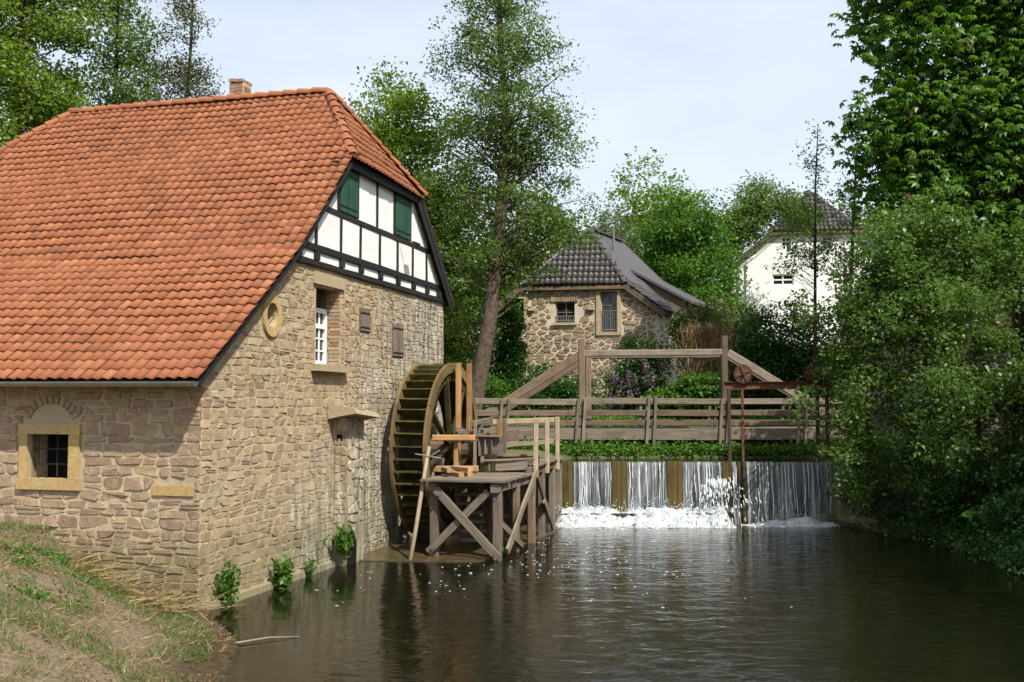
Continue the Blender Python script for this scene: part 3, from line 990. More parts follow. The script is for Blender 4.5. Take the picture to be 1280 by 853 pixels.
def panel(pts, name='panel'):
    mb = MB(); n = len(pts)
    vs = [W(s, TP - random.uniform(0, .004), z) for s, z in pts] + [W(s, .06, z) for s, z in pts]
    mb.add(vs, [tuple(range(n)), tuple(range(2*n - 1, n - 1, -1))] + [(i, i + n, (i + 1) % n + n, (i + 1) % n) for i in range(n)])
    mb.build(name, M['plaster'], mill)
zs0, zs1 = ZS + .07, ZR - .06
edges = [None] + low + [None]
for a, b in zip(edges, edges[1:]):
    if a is None: panel([(s_at(zs0)[0], zs0), (b, zs0), (b, min(zs1, 7.45)), (s_at(zs1)[0], zs1)] if s_at(zs1)[0] < b else [(s_at(zs0)[0], zs0), (b, zs0), (b, KINK[1] + (b - .12 - KINK[0]) * .931)])
    elif b is None: panel([(a, zs0), (s_at(zs0)[1], zs0), (s_at(zs1)[1], zs1), (a, zs1)])
    else: panel([(a, zs0), (b, zs0), (b, zs1), (a, zs1)])
zu0, zu1 = ZR + .06, ZT - .06
edges = [None] + upp + [None]
for i, (a, b) in enumerate(zip(edges, edges[1:])):
    if a is None: panel([(s_at(zu0)[0], zu0), (b, zu0), (b, zu1), (min(b - .02, s_at(zu1)[0]), zu1)] if s_at(zu1)[0] < b else [(s_at(zu0)[0], zu0), (b, zu0), (b, KINK[1] + (b - .12 - KINK[0]) * .931)])
    elif b is None: panel([(a, zu0), (s_at(zu0)[1], zu0), (s_at(zu1)[1], zu1), (a, zu1)] if s_at(zu1)[1] > a else [(a, zu0), (s_at(zu0)[1], zu0), (a, EAVEF[1] + (EAVEF[0] - .12 - a) * .96)])
    elif i in (1, 4):                # green shutter pairs
        for a2, b2 in ((a + .06, (a + b) / 2 - .008), ((a + b) / 2 + .008, b - .06)):
            fr = MB(); fr.box(W((a2 + b2) / 2, -.02, (zu0 + zu1) / 2), A * ((b2 - a2) / 2), B * .02, UP * ((zu1 - zu0) / 2)); so = fr.build('shutter', M['green_paint'], mill)
            n = 3; w = (b2 - a2) / n
            for k in range(n):
                mb = MB(); mb.beam(W(a2 + w * (k + .5), -.05, zu0 + .02), W(a2 + w * (k + .5), -.05, zu1 - .02), .03, w * .95, A, jit=.001); mb.build('board', M['green_paint'], so)
            for z in (zu0 + .15, zu1 - .2):
                mb = MB(); mb.beam(W(a2, -.073, z), W(b2 - .05, -.073, z), .014, .035, UP, jit=0); mb.build('hinge', M['iron'], so)
    else: panel([(a, zu0), (b, zu0), (b, zu1), (a, zu1)])
lo = s_at(ZS)[0]; z0p, z1p = ZP + .06, ZS - .08
js_ = sorted(low + [3.0, 11.5, 12.05])
for a, b in zip(js_, js_[1:]): panel([(a + .09, z0p), (b - .09, z0p), (b - .09, z1p), (a + .09, z1p)])
# barge boards and their edge strips
def board(p, q, w, th, name, mat):
    mb = MB(); mb.beam(p, q, th, w, UP, cham=.05, jit=.002, seg=3); return mb.build(name, M[mat], mill)
for (p, q) in ((EAVE, KINK), (KINK, HIPN)):
    board(W(p[0] + .06, OV + .03, p[1] - .13), W(q[0], OV + .03, q[1] - .14), .10, .03, 'barge_board', 'black_wood')
board(W(HIPF[0] - .1, OV + .03, HIPF[1] - .1), W(EAVEF[0], OV + .03, EAVEF[1] - .16), .42, .035, 'barge_board', 'black_wood')
board(W(HIPN[0] - .1, OV + .06, HIPN[1] - .12), W(HIPF[0] + .1, OV + .06, HIPF[1] - .12), .2, .03, 'eave_board', 'black_wood')
# floodlight below the rail
mb = MB(); mb.tube([W(8.62, -.1, 7.43), W(8.62, -.28, 7.43), W(8.66, -.36, 7.38)], .018, 6); fl = mb.build('floodlight', M['iron'], mill)
mb = MB(); mb.box(W(8.80, -.38, 7.36), A * .15, B * .05 + UP * .02, UP * .08 + B * -.03); mb.build('lamp_head', M['iron'], fl)

# roof: sheathing slabs, then tiles
roof = MB()
Ln = LEND + .25
def slab(pts, th=.10):
    pts = [Vector(p) for p in pts]; n = (pts[1] - pts[0]).cross(pts[2] - pts[0]).normalized()
    if n.z < 0: n = -n
    m = len(pts); up_ = pts; dn = [p - n * th for p in pts]
    roof.add(up_ + dn, [tuple(range(m)), tuple(range(2*m - 1, m - 1, -1))] + [(i, i + m, (i + 1) % m + m, (i + 1) % m) for i in range(m)])
dz = -.085
P_ = lambda q, l: W(q[0], l, q[1] + dz)
slab([P_(EAVE, OV), P_(KINK, OV), P_(KINK, Ln), P_(EAVE, Ln)])
slab([P_(KINK, OV), P_(HIPN, OV), P_(RIDGE, HL0), P_(RIDGE, HL1), P_(HIPN, Ln), P_(KINK, Ln)])
slab([P_(HIPF, OV), P_(EAVEF, OV), P_(EAVEF, Ln), P_(HIPF, Ln), P_(RIDGE, HL1), P_(RIDGE, HL0)])
slab([P_(HIPN, OV), P_(HIPF, OV), P_(RIDGE, HL0)])
slab([P_(HIPN, Ln), P_(RIDGE, HL1), P_(HIPF, Ln)])
ro = roof.build('roof', M['black_wood'], mill)
TW, TS = .204, .29
shape = tile_shape(TW, TS + .07, .022)
def plane_uv(o, u, v, p): d = Vector(p) - o; return (d.dot(u), d.dot(v))
spots = []
u = -B
o1 = W(EAVE[0] - .06, LEND, EAVE[1] - .05); vk = (W(KINK[0], 0, KINK[1]) - W(EAVE[0], 0, EAVE[1])); len1 = vk.length; vk.normalize()
n_rows1 = round((len1 + .06) / TS); st1 = (len1 + .06) / n_rows1
spots += tile_spots(o1, u, vk, [(0, 0), (LEND - OV, 0), (LEND - OV, len1 + .05), (0, len1 + .05)], TW, st1)
o2 = W(KINK[0], LEND, KINK[1] + .0); vu = (W(RIDGE[0], 0, RIDGE[1]) - W(KINK[0], 0, KINK[1])).normalized()
poly = [plane_uv(o2, u, vu, p) for p in (W(*KINK[:1], LEND, KINK[1]), W(KINK[0], OV, KINK[1]), W(HIPN[0], OV, HIPN[1]), W(RIDGE[0], HL0, RIDGE[1]), W(RIDGE[0], HL1, RIDGE[1]), W(HIPN[0], LEND, HIPN[1]))]
spots += tile_spots(o2, u, vu, poly, TW, st1)
o3 = W(HIPN[0], OV - .06, HIPN[1] - .06); vh = (W((HIPN[0] + HIPF[0]) / 2, HL0, RIDGE[1]) - W((HIPN[0] + HIPF[0]) / 2, OV, HIPN[1])).normalized(); uh = A
poly = [plane_uv(o3, uh, vh, p) for p in (W(HIPN[0] - .1, OV - .06, HIPN[1]), W(HIPF[0] + .1, OV - .06, HIPF[1]), W(RIDGE[0], HL0, RIDGE[1]))]
hip_spots = tile_spots(o3, uh, vh, poly, TW, TS)
def near(sp):
    c = sp[0] - camp
    if c.x / c.y < -.49: return 1e9
    return c.length
spots += hip_spots
spots.sort(key=near)
tiles_single(spots[:300], shape, 'roof_tile', M['tile'], ro)
tiles_joined(spots[300:], shape, 'roof_tile', M['tile'], ro)
def rt(mb): mb.build('ridge_tile', M['tile'], ro)
ridge_tiles(rt, W(RIDGE[0], HL1, RIDGE[1] + .03), W(RIDGE[0], HL0, RIDGE[1] + .03), 0, .13, .38)
ridge_tiles(rt, W(HIPN[0] - .02, OV - .03, HIPN[1] + .02), W(RIDGE[0], HL0, RIDGE[1] + .03), 0, .12, .36)
ridge_tiles(rt, W(HIPF[0] + .02, OV - .03, HIPF[1] + .02), W(RIDGE[0], HL0, RIDGE[1] + .03), 0, .12, .36)
ridge_tiles(rt, W(HIPN[0], LEND, HIPN[1] + .02), W(RIDGE[0], HL1, RIDGE[1] + .03), 0, .12, .36)
# gutter: a half-round trough along the near eave
mb = MB(); K = 8
for i, l in enumerate(np.linspace(OV - .02, LEND, 14)):
    for rr in (.085, .072):
        for j in range(K + 1):
            a = math.pi * (1 + j / K)
            mb.v.append(tuple(W(EAVE[0] - .085 + rr * math.cos(a), l, EAVE[1] - .09 + rr * math.sin(a) + (.004 * l))))
k = K + 1
for i in range(13):
    for h in (0, 1):
        for j in range(K):
            a = i * 2 * k + h * k + j
            q = (a, a + 1, a + 2*k + 1, a + 2*k)
            mb.face(q if h == 0 else q[::-1], None, .5)
    for j in (0, K):
        a = i * 2 * k + j; mb.face((a, a + k, a + 3*k, a + 2*k), None, .5)
mb.face([j for j in range(k)], None, .5)
mb.build('gutter', M['zinc'], mill)
# soffit boards below the near eave
mb = MB(); mb.beam(W(EAVE[0] + .12, OV + .1, EAVE[1] - .10), W(EAVE[0] + .12, LEND, EAVE[1] - .10), .22, .04, UP, jit=0); mb.build('soffit', M['wood_brown'], mill)
# chimney: brick courses
ch = empty('chimney', V(0, 0, 0), None, None); ch.parent = ro; ch.location = W(8.5, 4.3, 10.3) - mill.location
mb = MB(); mb.box(W(8.3, 4.3, 10.95), A * .2, B * .2, UP * .72); mb.build('stack', M['far_mortar'], ro)
for zc in np.arange(10.98, 11.66, .085):
    for l in (4.2, 4.4):
        mb = MB(); mb.box(W(8.3 - .2, l + random.gauss(0, .008), zc), A * .02, B * .09, UP * .034); mb.build('brick', M['brick'], ro)
    mb = MB(); mb.box(W(8.3, 4.3 - .2, zc), A * .17, B * .02, UP * .034); mb.build('brick', M['brick'], ro)
for k in range(4):
    mb = MB(); mb.box(W(8.3 - .13 + .26 * (k % 2), 4.2 + .2 * (k // 2), 11.715 + random.uniform(0, .03)), A * .125, B * .098, UP * .04, random.random()); mb.build('chimney_cap', M['brick'], ro)
bpy.data.objects.remove(ch)

# ------------------------------------------------------------------ water wheel
WC, WR = (9.35, 2.28), 2.15           # centre (s, z) and radius
wheel = empty('waterwheel', W(WC[0], -.8, 0.1), 'large mossy wooden water wheel turning against the mill gable', 'water wheel')
def wp(a, r, l): return W(WC[0] + r * math.cos(a), l, WC[1] + r * math.sin(a))
def rim(l0, l1, name):
    """ring of felloes"""
    n = 12; sub = 5
    for i in range(n):
        mb = MB(); a0, a1 = 2*math.pi*i/n + .004, 2*math.pi*(i+1)/n - .004
        r_ = random.random()
        for k in range(sub + 1):
            a = a0 + (a1 - a0) * k / sub
            for rr, l in ((WR, l0), (WR, l1), (WR - .24, l1), (WR - .24, l0)):
                mb.v.append(tuple(wp(a, rr, l)))
        for k in range(sub):
            o = k * 4
            for j in range(4):
                j2 = (j + 1) % 4
                mb.face((o + j, o + 4 + j, o + 4 + j2, o + j2), [((a0 + k*.1) * 2, j*.2), ((a0 + k*.1 + .1) * 2, j*.2), ((a0 + k*.1 + .1) * 2, j*.2 + .2), ((a0 + k*.1) * 2, j*.2 + .2)], r_)
        mb.face((0, 1, 2, 3)); mb.face((sub*4 + 3, sub*4 + 2, sub*4 + 1, sub*4))
        mb.build(name, M['wood_rim'], wheel)
rim(-.42, -.35, 'rim_segment')
rim(-1.24, -1.17, 'rim_segment')
NP = 44
for i in range(NP):
    a = 2 * math.pi * i / NP + .03
    mb = MB(); mb.beam((wp(a, WR - .05, -.41) + wp(a + .13, WR - .40, -.41)) / 2, (wp(a, WR - .05, -1.18) + wp(a + .13, WR - .40, -1.18)) / 2, .38, .035, up=(wp(a, 1, 0) - wp(a, 0, 0)).cross(B), cham=.1, jit=.004, seg=2)
    mb.build('paddle', M['wood_mossy'], wheel)
for i in range(28):
    a = 2 * math.pi * (i + .5) / 28
    t = Vector((wp(a + .01, 1, 0) - wp(a - .01, 1, 0))).normalized()
    mb = MB(); mb.beam(wp(a, WR - .44, -.40), wp(a, WR - .44, -1.19), .40, .03, up=wp(a, 1, 0) - wp(a, 0, 0), cham=.1, jit=.003, seg=1)
    mb.build('sole_board', M['wood_wet'], wheel)
for l in (-.45, -1.13):
    for i in range(8):
        a = 2 * math.pi * i / 8 + .2
        mb = MB(); mb.beam(wp(a, .2, l), wp(a, WR - .3, l), .09, .13, B, jit=.004); mb.build('spoke', M['wood_wet'], wheel)
mb = MB(); mb.tube([W(WC[0], .3, WC[1]), W(WC[0], -1.9, WC[1])], .24, 12); mb.build('axle', M['wood_brown'], wheel)
for l in (-.35, -1.25, -1.75):
    mb = MB(); mb.tube([W(WC[0], l, WC[1]), W(WC[0], l - .06, WC[1])], .255, 12); mb.build('axle_band', M['rust_dark'], wheel)

# ------------------------------------------------------------------ apron slab under the platform
ap = MB()
pts = [W(5.75, .05, 0), (-3.35, 22.75, 0), (-.72, 22.62, 0), (-.45, 23.1, 0), (1.55, 29.3, 0), (1.55, 29.75, 0), W(12.3, .05, 0)]
pts = [Vector(p) for p in pts]
n = len(pts)
ap.add([p + UP * .02 for p in pts] + [p - UP * .9 for p in pts], [tuple(range(n)), tuple(range(2*n - 1, n - 1, -1))] + [(i, i + n, (i + 1) % n + n, (i + 1) % n) for i in range(n)])
apron = ap.build('wheel_apron', M['concrete'])
tag(apron, 'wet concrete apron at water level under the timber platform', None, kind='structure')

# ------------------------------------------------------------------ timber platform beside the wheel
plat = empty('timber_platform', V(-.6, 24, 0), 'grey timber platform on crossed braces in front of the water wheel', 'platform')
FL, FR = W(6.70, -1.66, 0), W(6.52, -3.16, 0)        # front leg feet
BR_ = W(9.4, -3.22, 0); BL_ = W(9.6, -1.72, 0)
ZD = 1.70
def pb(p, q, w, h, name, mat='wood_grey', up=UP, parent=None, **k):
    mb = MB(); mb.beam(p, q, w, h, up, **k); return mb.build(name, M[mat], parent or plat)
z = lambda p, h: Vector((p.x, p.y, h))
bolt_at = []
pb(z(FL, -.05), z(FL, 1.55), .20, .18, 'leg', up=A)
pb(z(FR, -.05), z(FR, 1.55), .20, .20, 'leg', up=A)
pb(z(BR_, -.05), z(BR_, 1.6), .18, .18, 'leg', 'wood_brown', up=A)
pb(z(BL_, -.05), z(BL_, 1.55), .18, .18, 'leg', 'wood_brown', up=A)
dF = (FR - FL).normalized(); f_out = -A
pb(z(FL - dF * .12, .10) + f_out * .13, z(FR - dF * .18, 1.48) + f_out * .13, .06, .17, 'brace', up=f_out.cross(dF))
pb(z(FL + dF * .08, 1.50) + f_out * .20, z(FR + dF * .08, .06) + f_out * .20, .06, .18, 'brace', 'wood_grey')
mid = W(8.0, -3.2, 0)
pb(z(mid, -.05), z(mid, 1.55), .15, .17, 'leg', 'wood_brown', up=A)
so = -B * .13
pb(z(W(6.72, -3.2, 0), .16) + so, z(W(9.2, -3.25, 0), 1.75) + so, .06, .17, 'brace', 'wood_grey')
pb(z(W(6.6, -3.2, 0), .75) + so * .4, z(W(8.15, -3.25, 0), .10) + so * .4, .06, .15, 'brace', 'wood_brown')
for base in (FL, FR): # longitudinal bearers, square ends towards the pond
    e = W(9.7, 0, 0) - W(6.6, 0, 0)
    pb(z(base, 1.56) - A * .22, z(base, 1.56) + e, .20, .19, 'bearer', up=UP)
nb = 21
for i in range(nb):                                   # deck boards, ends showing along the outer edge
    s = 6.36 + i * .158
    p0 = W(s + .09 + random.gauss(0, .004), -1.42 + random.gauss(0, .02), ZD); p1 = W(s - .05, -3.34 + random.gauss(0, .025), ZD + random.gauss(0, .004))
    pb(p0, p1, .148, .05, 'deck_board', up=UP, jit=.002, seg=2)
for p, off in ((FL, .32), (FR, .34)):
    pass
for q in (z(FL, .2) + f_out * .19, z(FR, .16) + f_out * .26, z(FR, 1.33) + f_out * .19, z(FL + dF * .18, 1.4) + f_out * .26):
    mb = MB(); mb.tube([q, q + f_out * .035], .035, 6); mb.build('bolt', M['zinc'], plat)

# walkway running back to the weir with its hand rail
walk = empty('plank_walkway', V(.7, 27.5, 0), 'narrow plank walkway with upright posts and hand rail leading to the weir', 'walkway')
w0, w1 = W(9.35, -3.2, 0), W(13.3, -3.05, 0)
for t in (.02, .36, .72, .98):
    q = w0.lerp(w1, t)
    pb(z(q, -.05), z(q, 1.75), .17, .17, 'leg', 'wood_grey', up=A, parent=walk)
    pb(z(q + B * 1.1, -.05), z(q + B * 1.1, 1.75), .15, .15, 'leg', 'wood_brown', up=A, parent=walk)
pb(z(w0 - A * .3, 1.74) - B * .02, z(w1, 1.80) - B * .02, .12, .22, 'bearer', 'wood_brown', parent=walk)
pb(z(w0 + B * 1.1 - A * .2, 1.74), z(w1 + B * 1.1, 1.80), .12, .2, 'bearer', 'wood_brown', parent=walk)
pb(z(w0 - B * .12 + A * .1, 1.72), z(w0.lerp(w1, .60) - B * .12, .10), .06, .16, 'brace', 'wood_brown', parent=walk)
pb(z(w0 - B * .10 + A * 1.0, .95), z(w0.lerp(w1, .62) - B * .10, .10), .06, .14, 'brace', 'wood_grey', parent=walk)
for i in range(25):
    q = w0.lerp(w1, (i + .5) / 25)
    pb(z(q - B * .16, 1.88) + UP * random.gauss(0, .006), z(q + B * (1.25 + random.gauss(0, .03)), 1.88), .145, .045, 'deck_board', 'wood_grey', jit=.002, seg=2, parent=walk)
rp = []
for t, h in ((.0, 2.92), (.37, 3.0), (.75, 3.05)):
    q = w0.lerp(w1, t) - B * .14
    rp.append(q)
    pb(z(q, 1.62), z(q, h), .10, .13, 'rail_post', 'wood_pale', up=A, parent=walk)
q4 = w0.lerp(w1, .95) + B * 1.25
pb(z(W(10.4, -2.12, 0), 1.75), z(W(10.4, -2.12, 0), 3.0), .13, .12, 'rail_post', 'wood_new', up=A, parent=walk)
pb(z(W(10.6, -2.2, 0), 1.75), z(W(10.6, -2.2, 0), 3.0), .10, .10, 'rail_post', 'wood_grey', up=A, parent=walk)
pb(z(W(10.25, -1.95, 0), 2.93), z(W(12.3, -3.12, 0), 2.97), .07, .13, 'hand_rail', 'wood_pale', parent=walk)
pb(z(W(10.25, -1.95, 0), 2.33), z(W(12.3, -3.12, 0), 2.37), .06, .12, 'hand_rail', 'wood_grey', parent=walk)

# head race: box trough and its sluice, feeding the wheel
fl = empty('wooden_headrace', W(9.6, -2.2, 1.6), 'grey plank headrace box with lifting sluice board next to the wheel', 'flume')
pb(W(8.95, -2.25, 1.88), W(9.25, -3.15, 1.92), .06, .26, 'trough_side', 'wood_grey', parent=fl)
pb(W(8.9, -2.15, 2.02), W(9.35, -3.3, 2.06), .16, .05, 'trough_cap', 'wood_grey', parent=fl)
pb(W(9.5, -2.2, 2.10), W(9.9, -3.3, 2.12), .14, .05, 'trough_cap', 'wood_brown', parent=fl)
pb(W(9.5, -2.2, 1.95), W(9.9, -3.3, 1.97), .06, .28, 'trough_side', 'wood_brown', parent=fl)
mb = MB(); mb.box(W(9.35, -2.2, 2.35), A * .25 , B * .26, UP * .24); mb.build('sluice_box', M['wood_grey'], fl)
for k in range(3):
    pb(W(9.08, -1.98 - k * .16, 2.12), W(9.08, -1.98 - k * .16, 2.56), .03, .15, 'sluice_board', 'wood_grey', up=A, parent=fl)
pb(W(9.02, -1.88, 2.62), W(9.05, -2.55, 2.60), .16, .04, 'trough_cap', 'wood_grey', parent=fl)
pb(W(9.0, -1.88, 1.75), W(9.0, -1.90, 2.98), .07, .09, 'sluice_post', 'wood_grey', up=A, parent=fl)
pb(W(9.6, -1.80, 1.75), W(9.6, -1.80, 3.0), .07, .09, 'sluice_post', 'wood_grey', up=A, parent=fl)
pb(W(9.7, -2.45, 1.75), W(9.7, -2.45, 2.95), .06, .08, 'sluice_post', 'wood_grey', up=A, parent=fl)
pb(W(8.9, -1.83, 2.92), W(10.3, -1.83, 2.98), .10, .12, 'cross_beam', 'wood_grey', parent=fl)
pb(W(8.9, -1.45, 2.60), W(10.6, -1.62, 2.64), .10, .2, 'trough_side', 'wood_grey', parent=fl)
pb(W(10.0, -1.7, 2.4), W(13.0, -1.9, 2.45), .10, .5, 'trough_side', 'wood_brown', parent=fl)
pb(W(8.9, -1.36, 2.23), W(10.4, -1.36, 2.23), .12, .42, 'trough_side', 'wood_mossy', parent=fl)
mb = MB(); mb.box(W(9.05, -2.28, 1.95), A * .12, B * .14, UP * .22); mb.build('gate_block', M['wood_wet'], fl)

# stepped breast boards below the trough and two crossing struts in the dark under the deck
for k in range(7):
    t = k / 6
    mb = MB(); mb.beam(W(8.3 - .05 * k, -1.55 - .05 * k, 1.45 - 1.25 * t), W(8.5 - .05 * k, -2.15 - .05 * k, 1.45 - 1.25 * t), .22, .07, UP, jit=.003); mb.build('breast_board', M['wood_grey'], fl)
pb(W(8.9, -1.7, 1.5), W(8.2, -2.9, .1), .08, .16, 'strut', 'wood_brown', parent=fl)
pb(W(9.3, -2.4, 1.6), W(8.6, -3.0, .8), .08, .16, 'strut', 'wood_brown', parent=fl)
# new orange timber frame clamped in front of the wheel
fr = empty('sluice_scaffold', W(9.5, -1.4, 0), 'new orange timber posts and cross beam bolted in front of the wheel', 'scaffold')
pb(W(9.18, -1.40, 2.52), W(9.18, -1.40, 4.42), .10, .20, 'post', 'wood_new', up=A, parent=fr)
pb(W(9.55, -1.56, 2.52), W(9.55, -1.56, 4.42), .10, .20, 'post', 'wood_new', up=A, parent=fr)
pb(W(8.9, -1.48, .2), W(8.9, -1.48, 2.6), .10, .16, 'post', 'wood_new', up=A, parent=fr)
pb(W(8.45, -1.48, 2.55), W(10.0, -1.48, 2.55), .14, .15, 'cross_beam', 'wood_new', parent=fr)
pb(W(8.30, -1.02, 2.58), W(8.65, -2.0, 2.58), .14, .14, 'cross_beam', 'wood_new', parent=fr)
pb(W(8.3, -.95, 1.83), W(8.75, -2.05, 1.83), .15, .15, 'cross_beam', 'wood_new', parent=fr)
mb = MB(); mb.box(W(9.0, -1.48, 2.78), A * .22, B * .04, UP * .03); mb.build('clamp', M['steel'], fr)
for s in (8.6, 9.0): mb = MB(); mb.tube([W(s, -1.56, 2.75), W(s, -1.72, 2.75)], .03, 8); mb.build('bolt', M['steel'], fr)
pb(W(8.62, -1.52, 1.75), W(8.62, -1.52, 2.5), .10, .07, 'post', 'wood_new', up=A, parent=fr)
# sound off-cuts lying on the deck
cut = [((7.9, -1.55), (7.25, -2.1), 0.0), ((8.05, -1.75), (7.45, -2.25), 0.0), ((7.75, -1.5), (7.15, -1.85), .10), ((8.15, -1.6), (7.6, -2.2), .10)]
labs = ['short sawn beam lying on the platform deck nearest the pond edge', 'short sawn beam lying second among the off-cuts on the deck', 'pale sawn beam stacked on top of the off-cuts by the pole', 'pale sawn beam stacked on the off-cuts by the sluice']
for (p, q, dz), lb in zip(cut, labs):
    mb = MB(); mb.beam(W(p[0], p[1], ZD + .078 + dz), W(q[0], q[1], ZD + .078 + dz), .13, .10, UP, jit=.002)
    tag(mb.build('sawn_beam', M['wood_new'] if dz == 0 else M['wood_pale']), lb, 'beam', 'sawn beams on the platform')
# pole with a steel crossbar leaning on the platform
pole = empty('leaning_pole', W(5.85, -1.3, 0), 'bare wooden pole with steel crossbar leaning beside the wheel', 'pole')
b0, b1 = W(5.9, -1.36, -.05), W(6.95, -1.42, 2.42)
mb = MB(); mb.tube([b0, b0.lerp(b1, .3) + A * .02, b0.lerp(b1, .7) - A * .015, b1], [.05, .048, .046, .042], 8); mb.build('shaft', M['wood_pale'], pole, True)
c = b0.lerp(b1, .92)
mb = MB(); mb.tube([c + B * .28 - A * .05 + UP * .04, c - B * .34 - A * .05 - UP * .05], .018, 6); mb.build('crossbar', M['steel'], pole)
mb = MB(); mb.tube([c - B * .10 - A * .06, c - B * .30 - A * .02 + UP * .13], .022, 6); mb.build('clamp', M['steel'], pole)

# ------------------------------------------------------------------ weir
YW, ZW = 29.8, 1.74
weir = empty('weir', V(4.5, YW + .3, -.5), 'low weir with brown plank piers and white water falling between them', 'weir')
mb = MB(); mb.box((4.3, YW + .42, .3), (6.1, 0, 0), (0, .30, 0), (0, 0, 1.41)); mb.build('weir_wall', M['weir_wall'], weir)
mb = MB(); mb.box((3.3, YW - .10, -.2), (2.6, 0, 0), (0, .28, 0), (0, 0, .52)); mb.build('weir_step', M['weir_wall'], weir)
PIERS = [(1.30, 1.73), (2.83, 3.26), (4.40, 4.84), (5.98, 6.25)]
for a, b in PIERS:
    n = 3; w = (b - a) / n
    po = MB(); po.box(((a + b) / 2, YW + .03, .7), ((b - a) / 2 - .01, 0, 0), (0, .10, 0), (0, 0, 1.06)); pier = po.build('pier', M['wood_pier'], weir)
    for i in range(n):
        mb = MB(); mb.beam((a + w * (i + .5), YW - .09 + random.gauss(0, .008), -.3), (a + w * (i + .5), YW - .09, ZW + .03), w * .96, .05, (0, -1, 0), jit=.002, seg=3); mb.build('plank', M['wood_pier'], pier)
for x in (6.44, 6.60):
    mb = MB(); mb.beam((x, YW - .08, -.3), (x, YW - .08, ZW + .02), .12, .10, (0, -1, 0)); mb.build('gate_guide', M['wood_wet'], weir)
mb = MB(); mb.beam((1.0, YW + .02, ZW - .09), (10.3, YW + .02, ZW - .09), .10, .08, UP, seg=20); mb.build('crest_beam', M['weir_wall'], weir)

def fall_mat():
    t = NT('falling_water')
    uv = t.coord('UV', (16, .75, 1))
    n = t.noise(uv, 1.0, 5, .68, .15)
    n2 = t.noise(t.coord('UV', (2.2, .4, 1)), 1.0, 3, .6)
    f = t.ramp(t.math('ADD', t.math('MULTIPLY', n, .75), t.math('MULTIPLY', n2, .35)), [(.46, .02), (.60, .24), (.75, .75)])
    w = t.node('ShaderNodeBsdfPrincipled')
    w.inputs['Base Color'].default_value = (.72, .77, .80, 1); w.inputs['Roughness'].default_value = .25
    tr = t.node('ShaderNodeBsdfTransparent'); tr.inputs['Color'].default_value = (.85, .88, .86, 1)
    m = t.node('ShaderNodeMixShader', Fac=f)
    t.l.new(tr.outputs[0], m.inputs[1]); t.l.new(w.outputs[0], m.inputs[2])
    return t.done(m.outputs[0])
M['fall'] = fall_mat()
def foam_mat(name, lo, hi):
    t = NT(name); p = t.pos()
    n = t.noise(p, 9, 6, .7)
    c = t.ramp(n, [(.32, (.30, .34, .35)), (.62, (.74, .77, .78))])
    sh = t.bsdf(c, .45, t.bump(t.noise(p, 16, 6, .75), .9, .06), .3)
    a = t.ramp(t.noise(p, 5.5, 6, .7), [(lo, 0.0), (hi, 1.0)])
    tr = t.node('ShaderNodeBsdfTransparent')
    m = t.node('ShaderNodeMixShader', Fac=a)
    t.l.new(tr.outputs[0], m.inputs[1]); t.l.new(sh, m.inputs[2])
    return t.done(m.outputs[0])
M['foam'] = foam_mat('white_foam', .30, .46)
M['foam_thin'] = foam_mat('broken_foam', .46, .62)
M['drop'] = mat_plain('white_water', (.78, .82, .84), .25, .5, .05)

def fall_path(k, z_base, out):
    # ballistic: k 0..1 from the crest down
    zz = ZW + .012 - (ZW - z_base) * k
    return YW - .03 - out * math.sqrt(max(k, 0)), zz
BAYS = [(1.05, 1.32, .45), (1.75, 2.82, .45), (3.27, 4.39, .45), (4.85, 5.97, .45), (6.26, 6.42, .0), (6.68, 9.6, .0)]
for (xa, xb, zb) in BAYS:
    mb = MB(); nx_ = max(3, int((xb - xa) / .05)); nz_ = 12
    o_ = random.random() * 20
    for i in range(nx_ + 1):
        x = xa + (xb - xa) * i / nx_
        o1 = .16 + .06 * math.sin(x * 7.3) + .04 * math.sin(x * 19 + 2)
        for j in range(nz_ + 1):
            y, zz = fall_path(j / nz_, zb - .1, o1 + random.gauss(0, .006))
            mb.v.append((x, y, zz))
    for i in range(nx_):
        for j in range(nz_):
            a = i * (nz_ + 1) + j
            x0, x1 = (xb - xa) * i / nx_ + o_, (xb - xa) * (i + 1) / nx_ + o_
            mb.face((a, a + 1, a + nz_ + 2, a + nz_ + 1), [(x0, j / nz_), (x0, (j + 1) / nz_), (x1, (j + 1) / nz_), (x1, j / nz_)])
    tag(mb.build('water_curtain', M['fall'], weir, True), kind='stuff')
mb = MB()
for (xa, xb, zb) in BAYS:
    for k in range(int((xb - xa) * 12) + 2):
        x = random.uniform(xa, xb); o1 = random.uniform(.14, .30)
        k0 = random.choice([0, 0, 0, random.uniform(.1, .5)]); k1 = random.uniform(k0 + .3, 1.05)
        w = random.uniform(.003, .010) * (1.5 if random.random() < .2 else 1)
        pts = []; rad = []
        for q in range(8):
            kk = k0 + (k1 - k0) * q / 7
            y, zz = fall_path(min(kk, 1.02), zb - .08, o1)
            pts.append((x + .03 * math.sin(q * .9 + x * 9) * kk, y - .01, zz)); rad.append(w * random.uniform(.5, 1.3) * (1 if 0 < q < 7 else .3))
        mb.tube(pts, rad, 5, False)
tag(mb.build('water_strand', M['drop'], weir, True), kind='stuff')
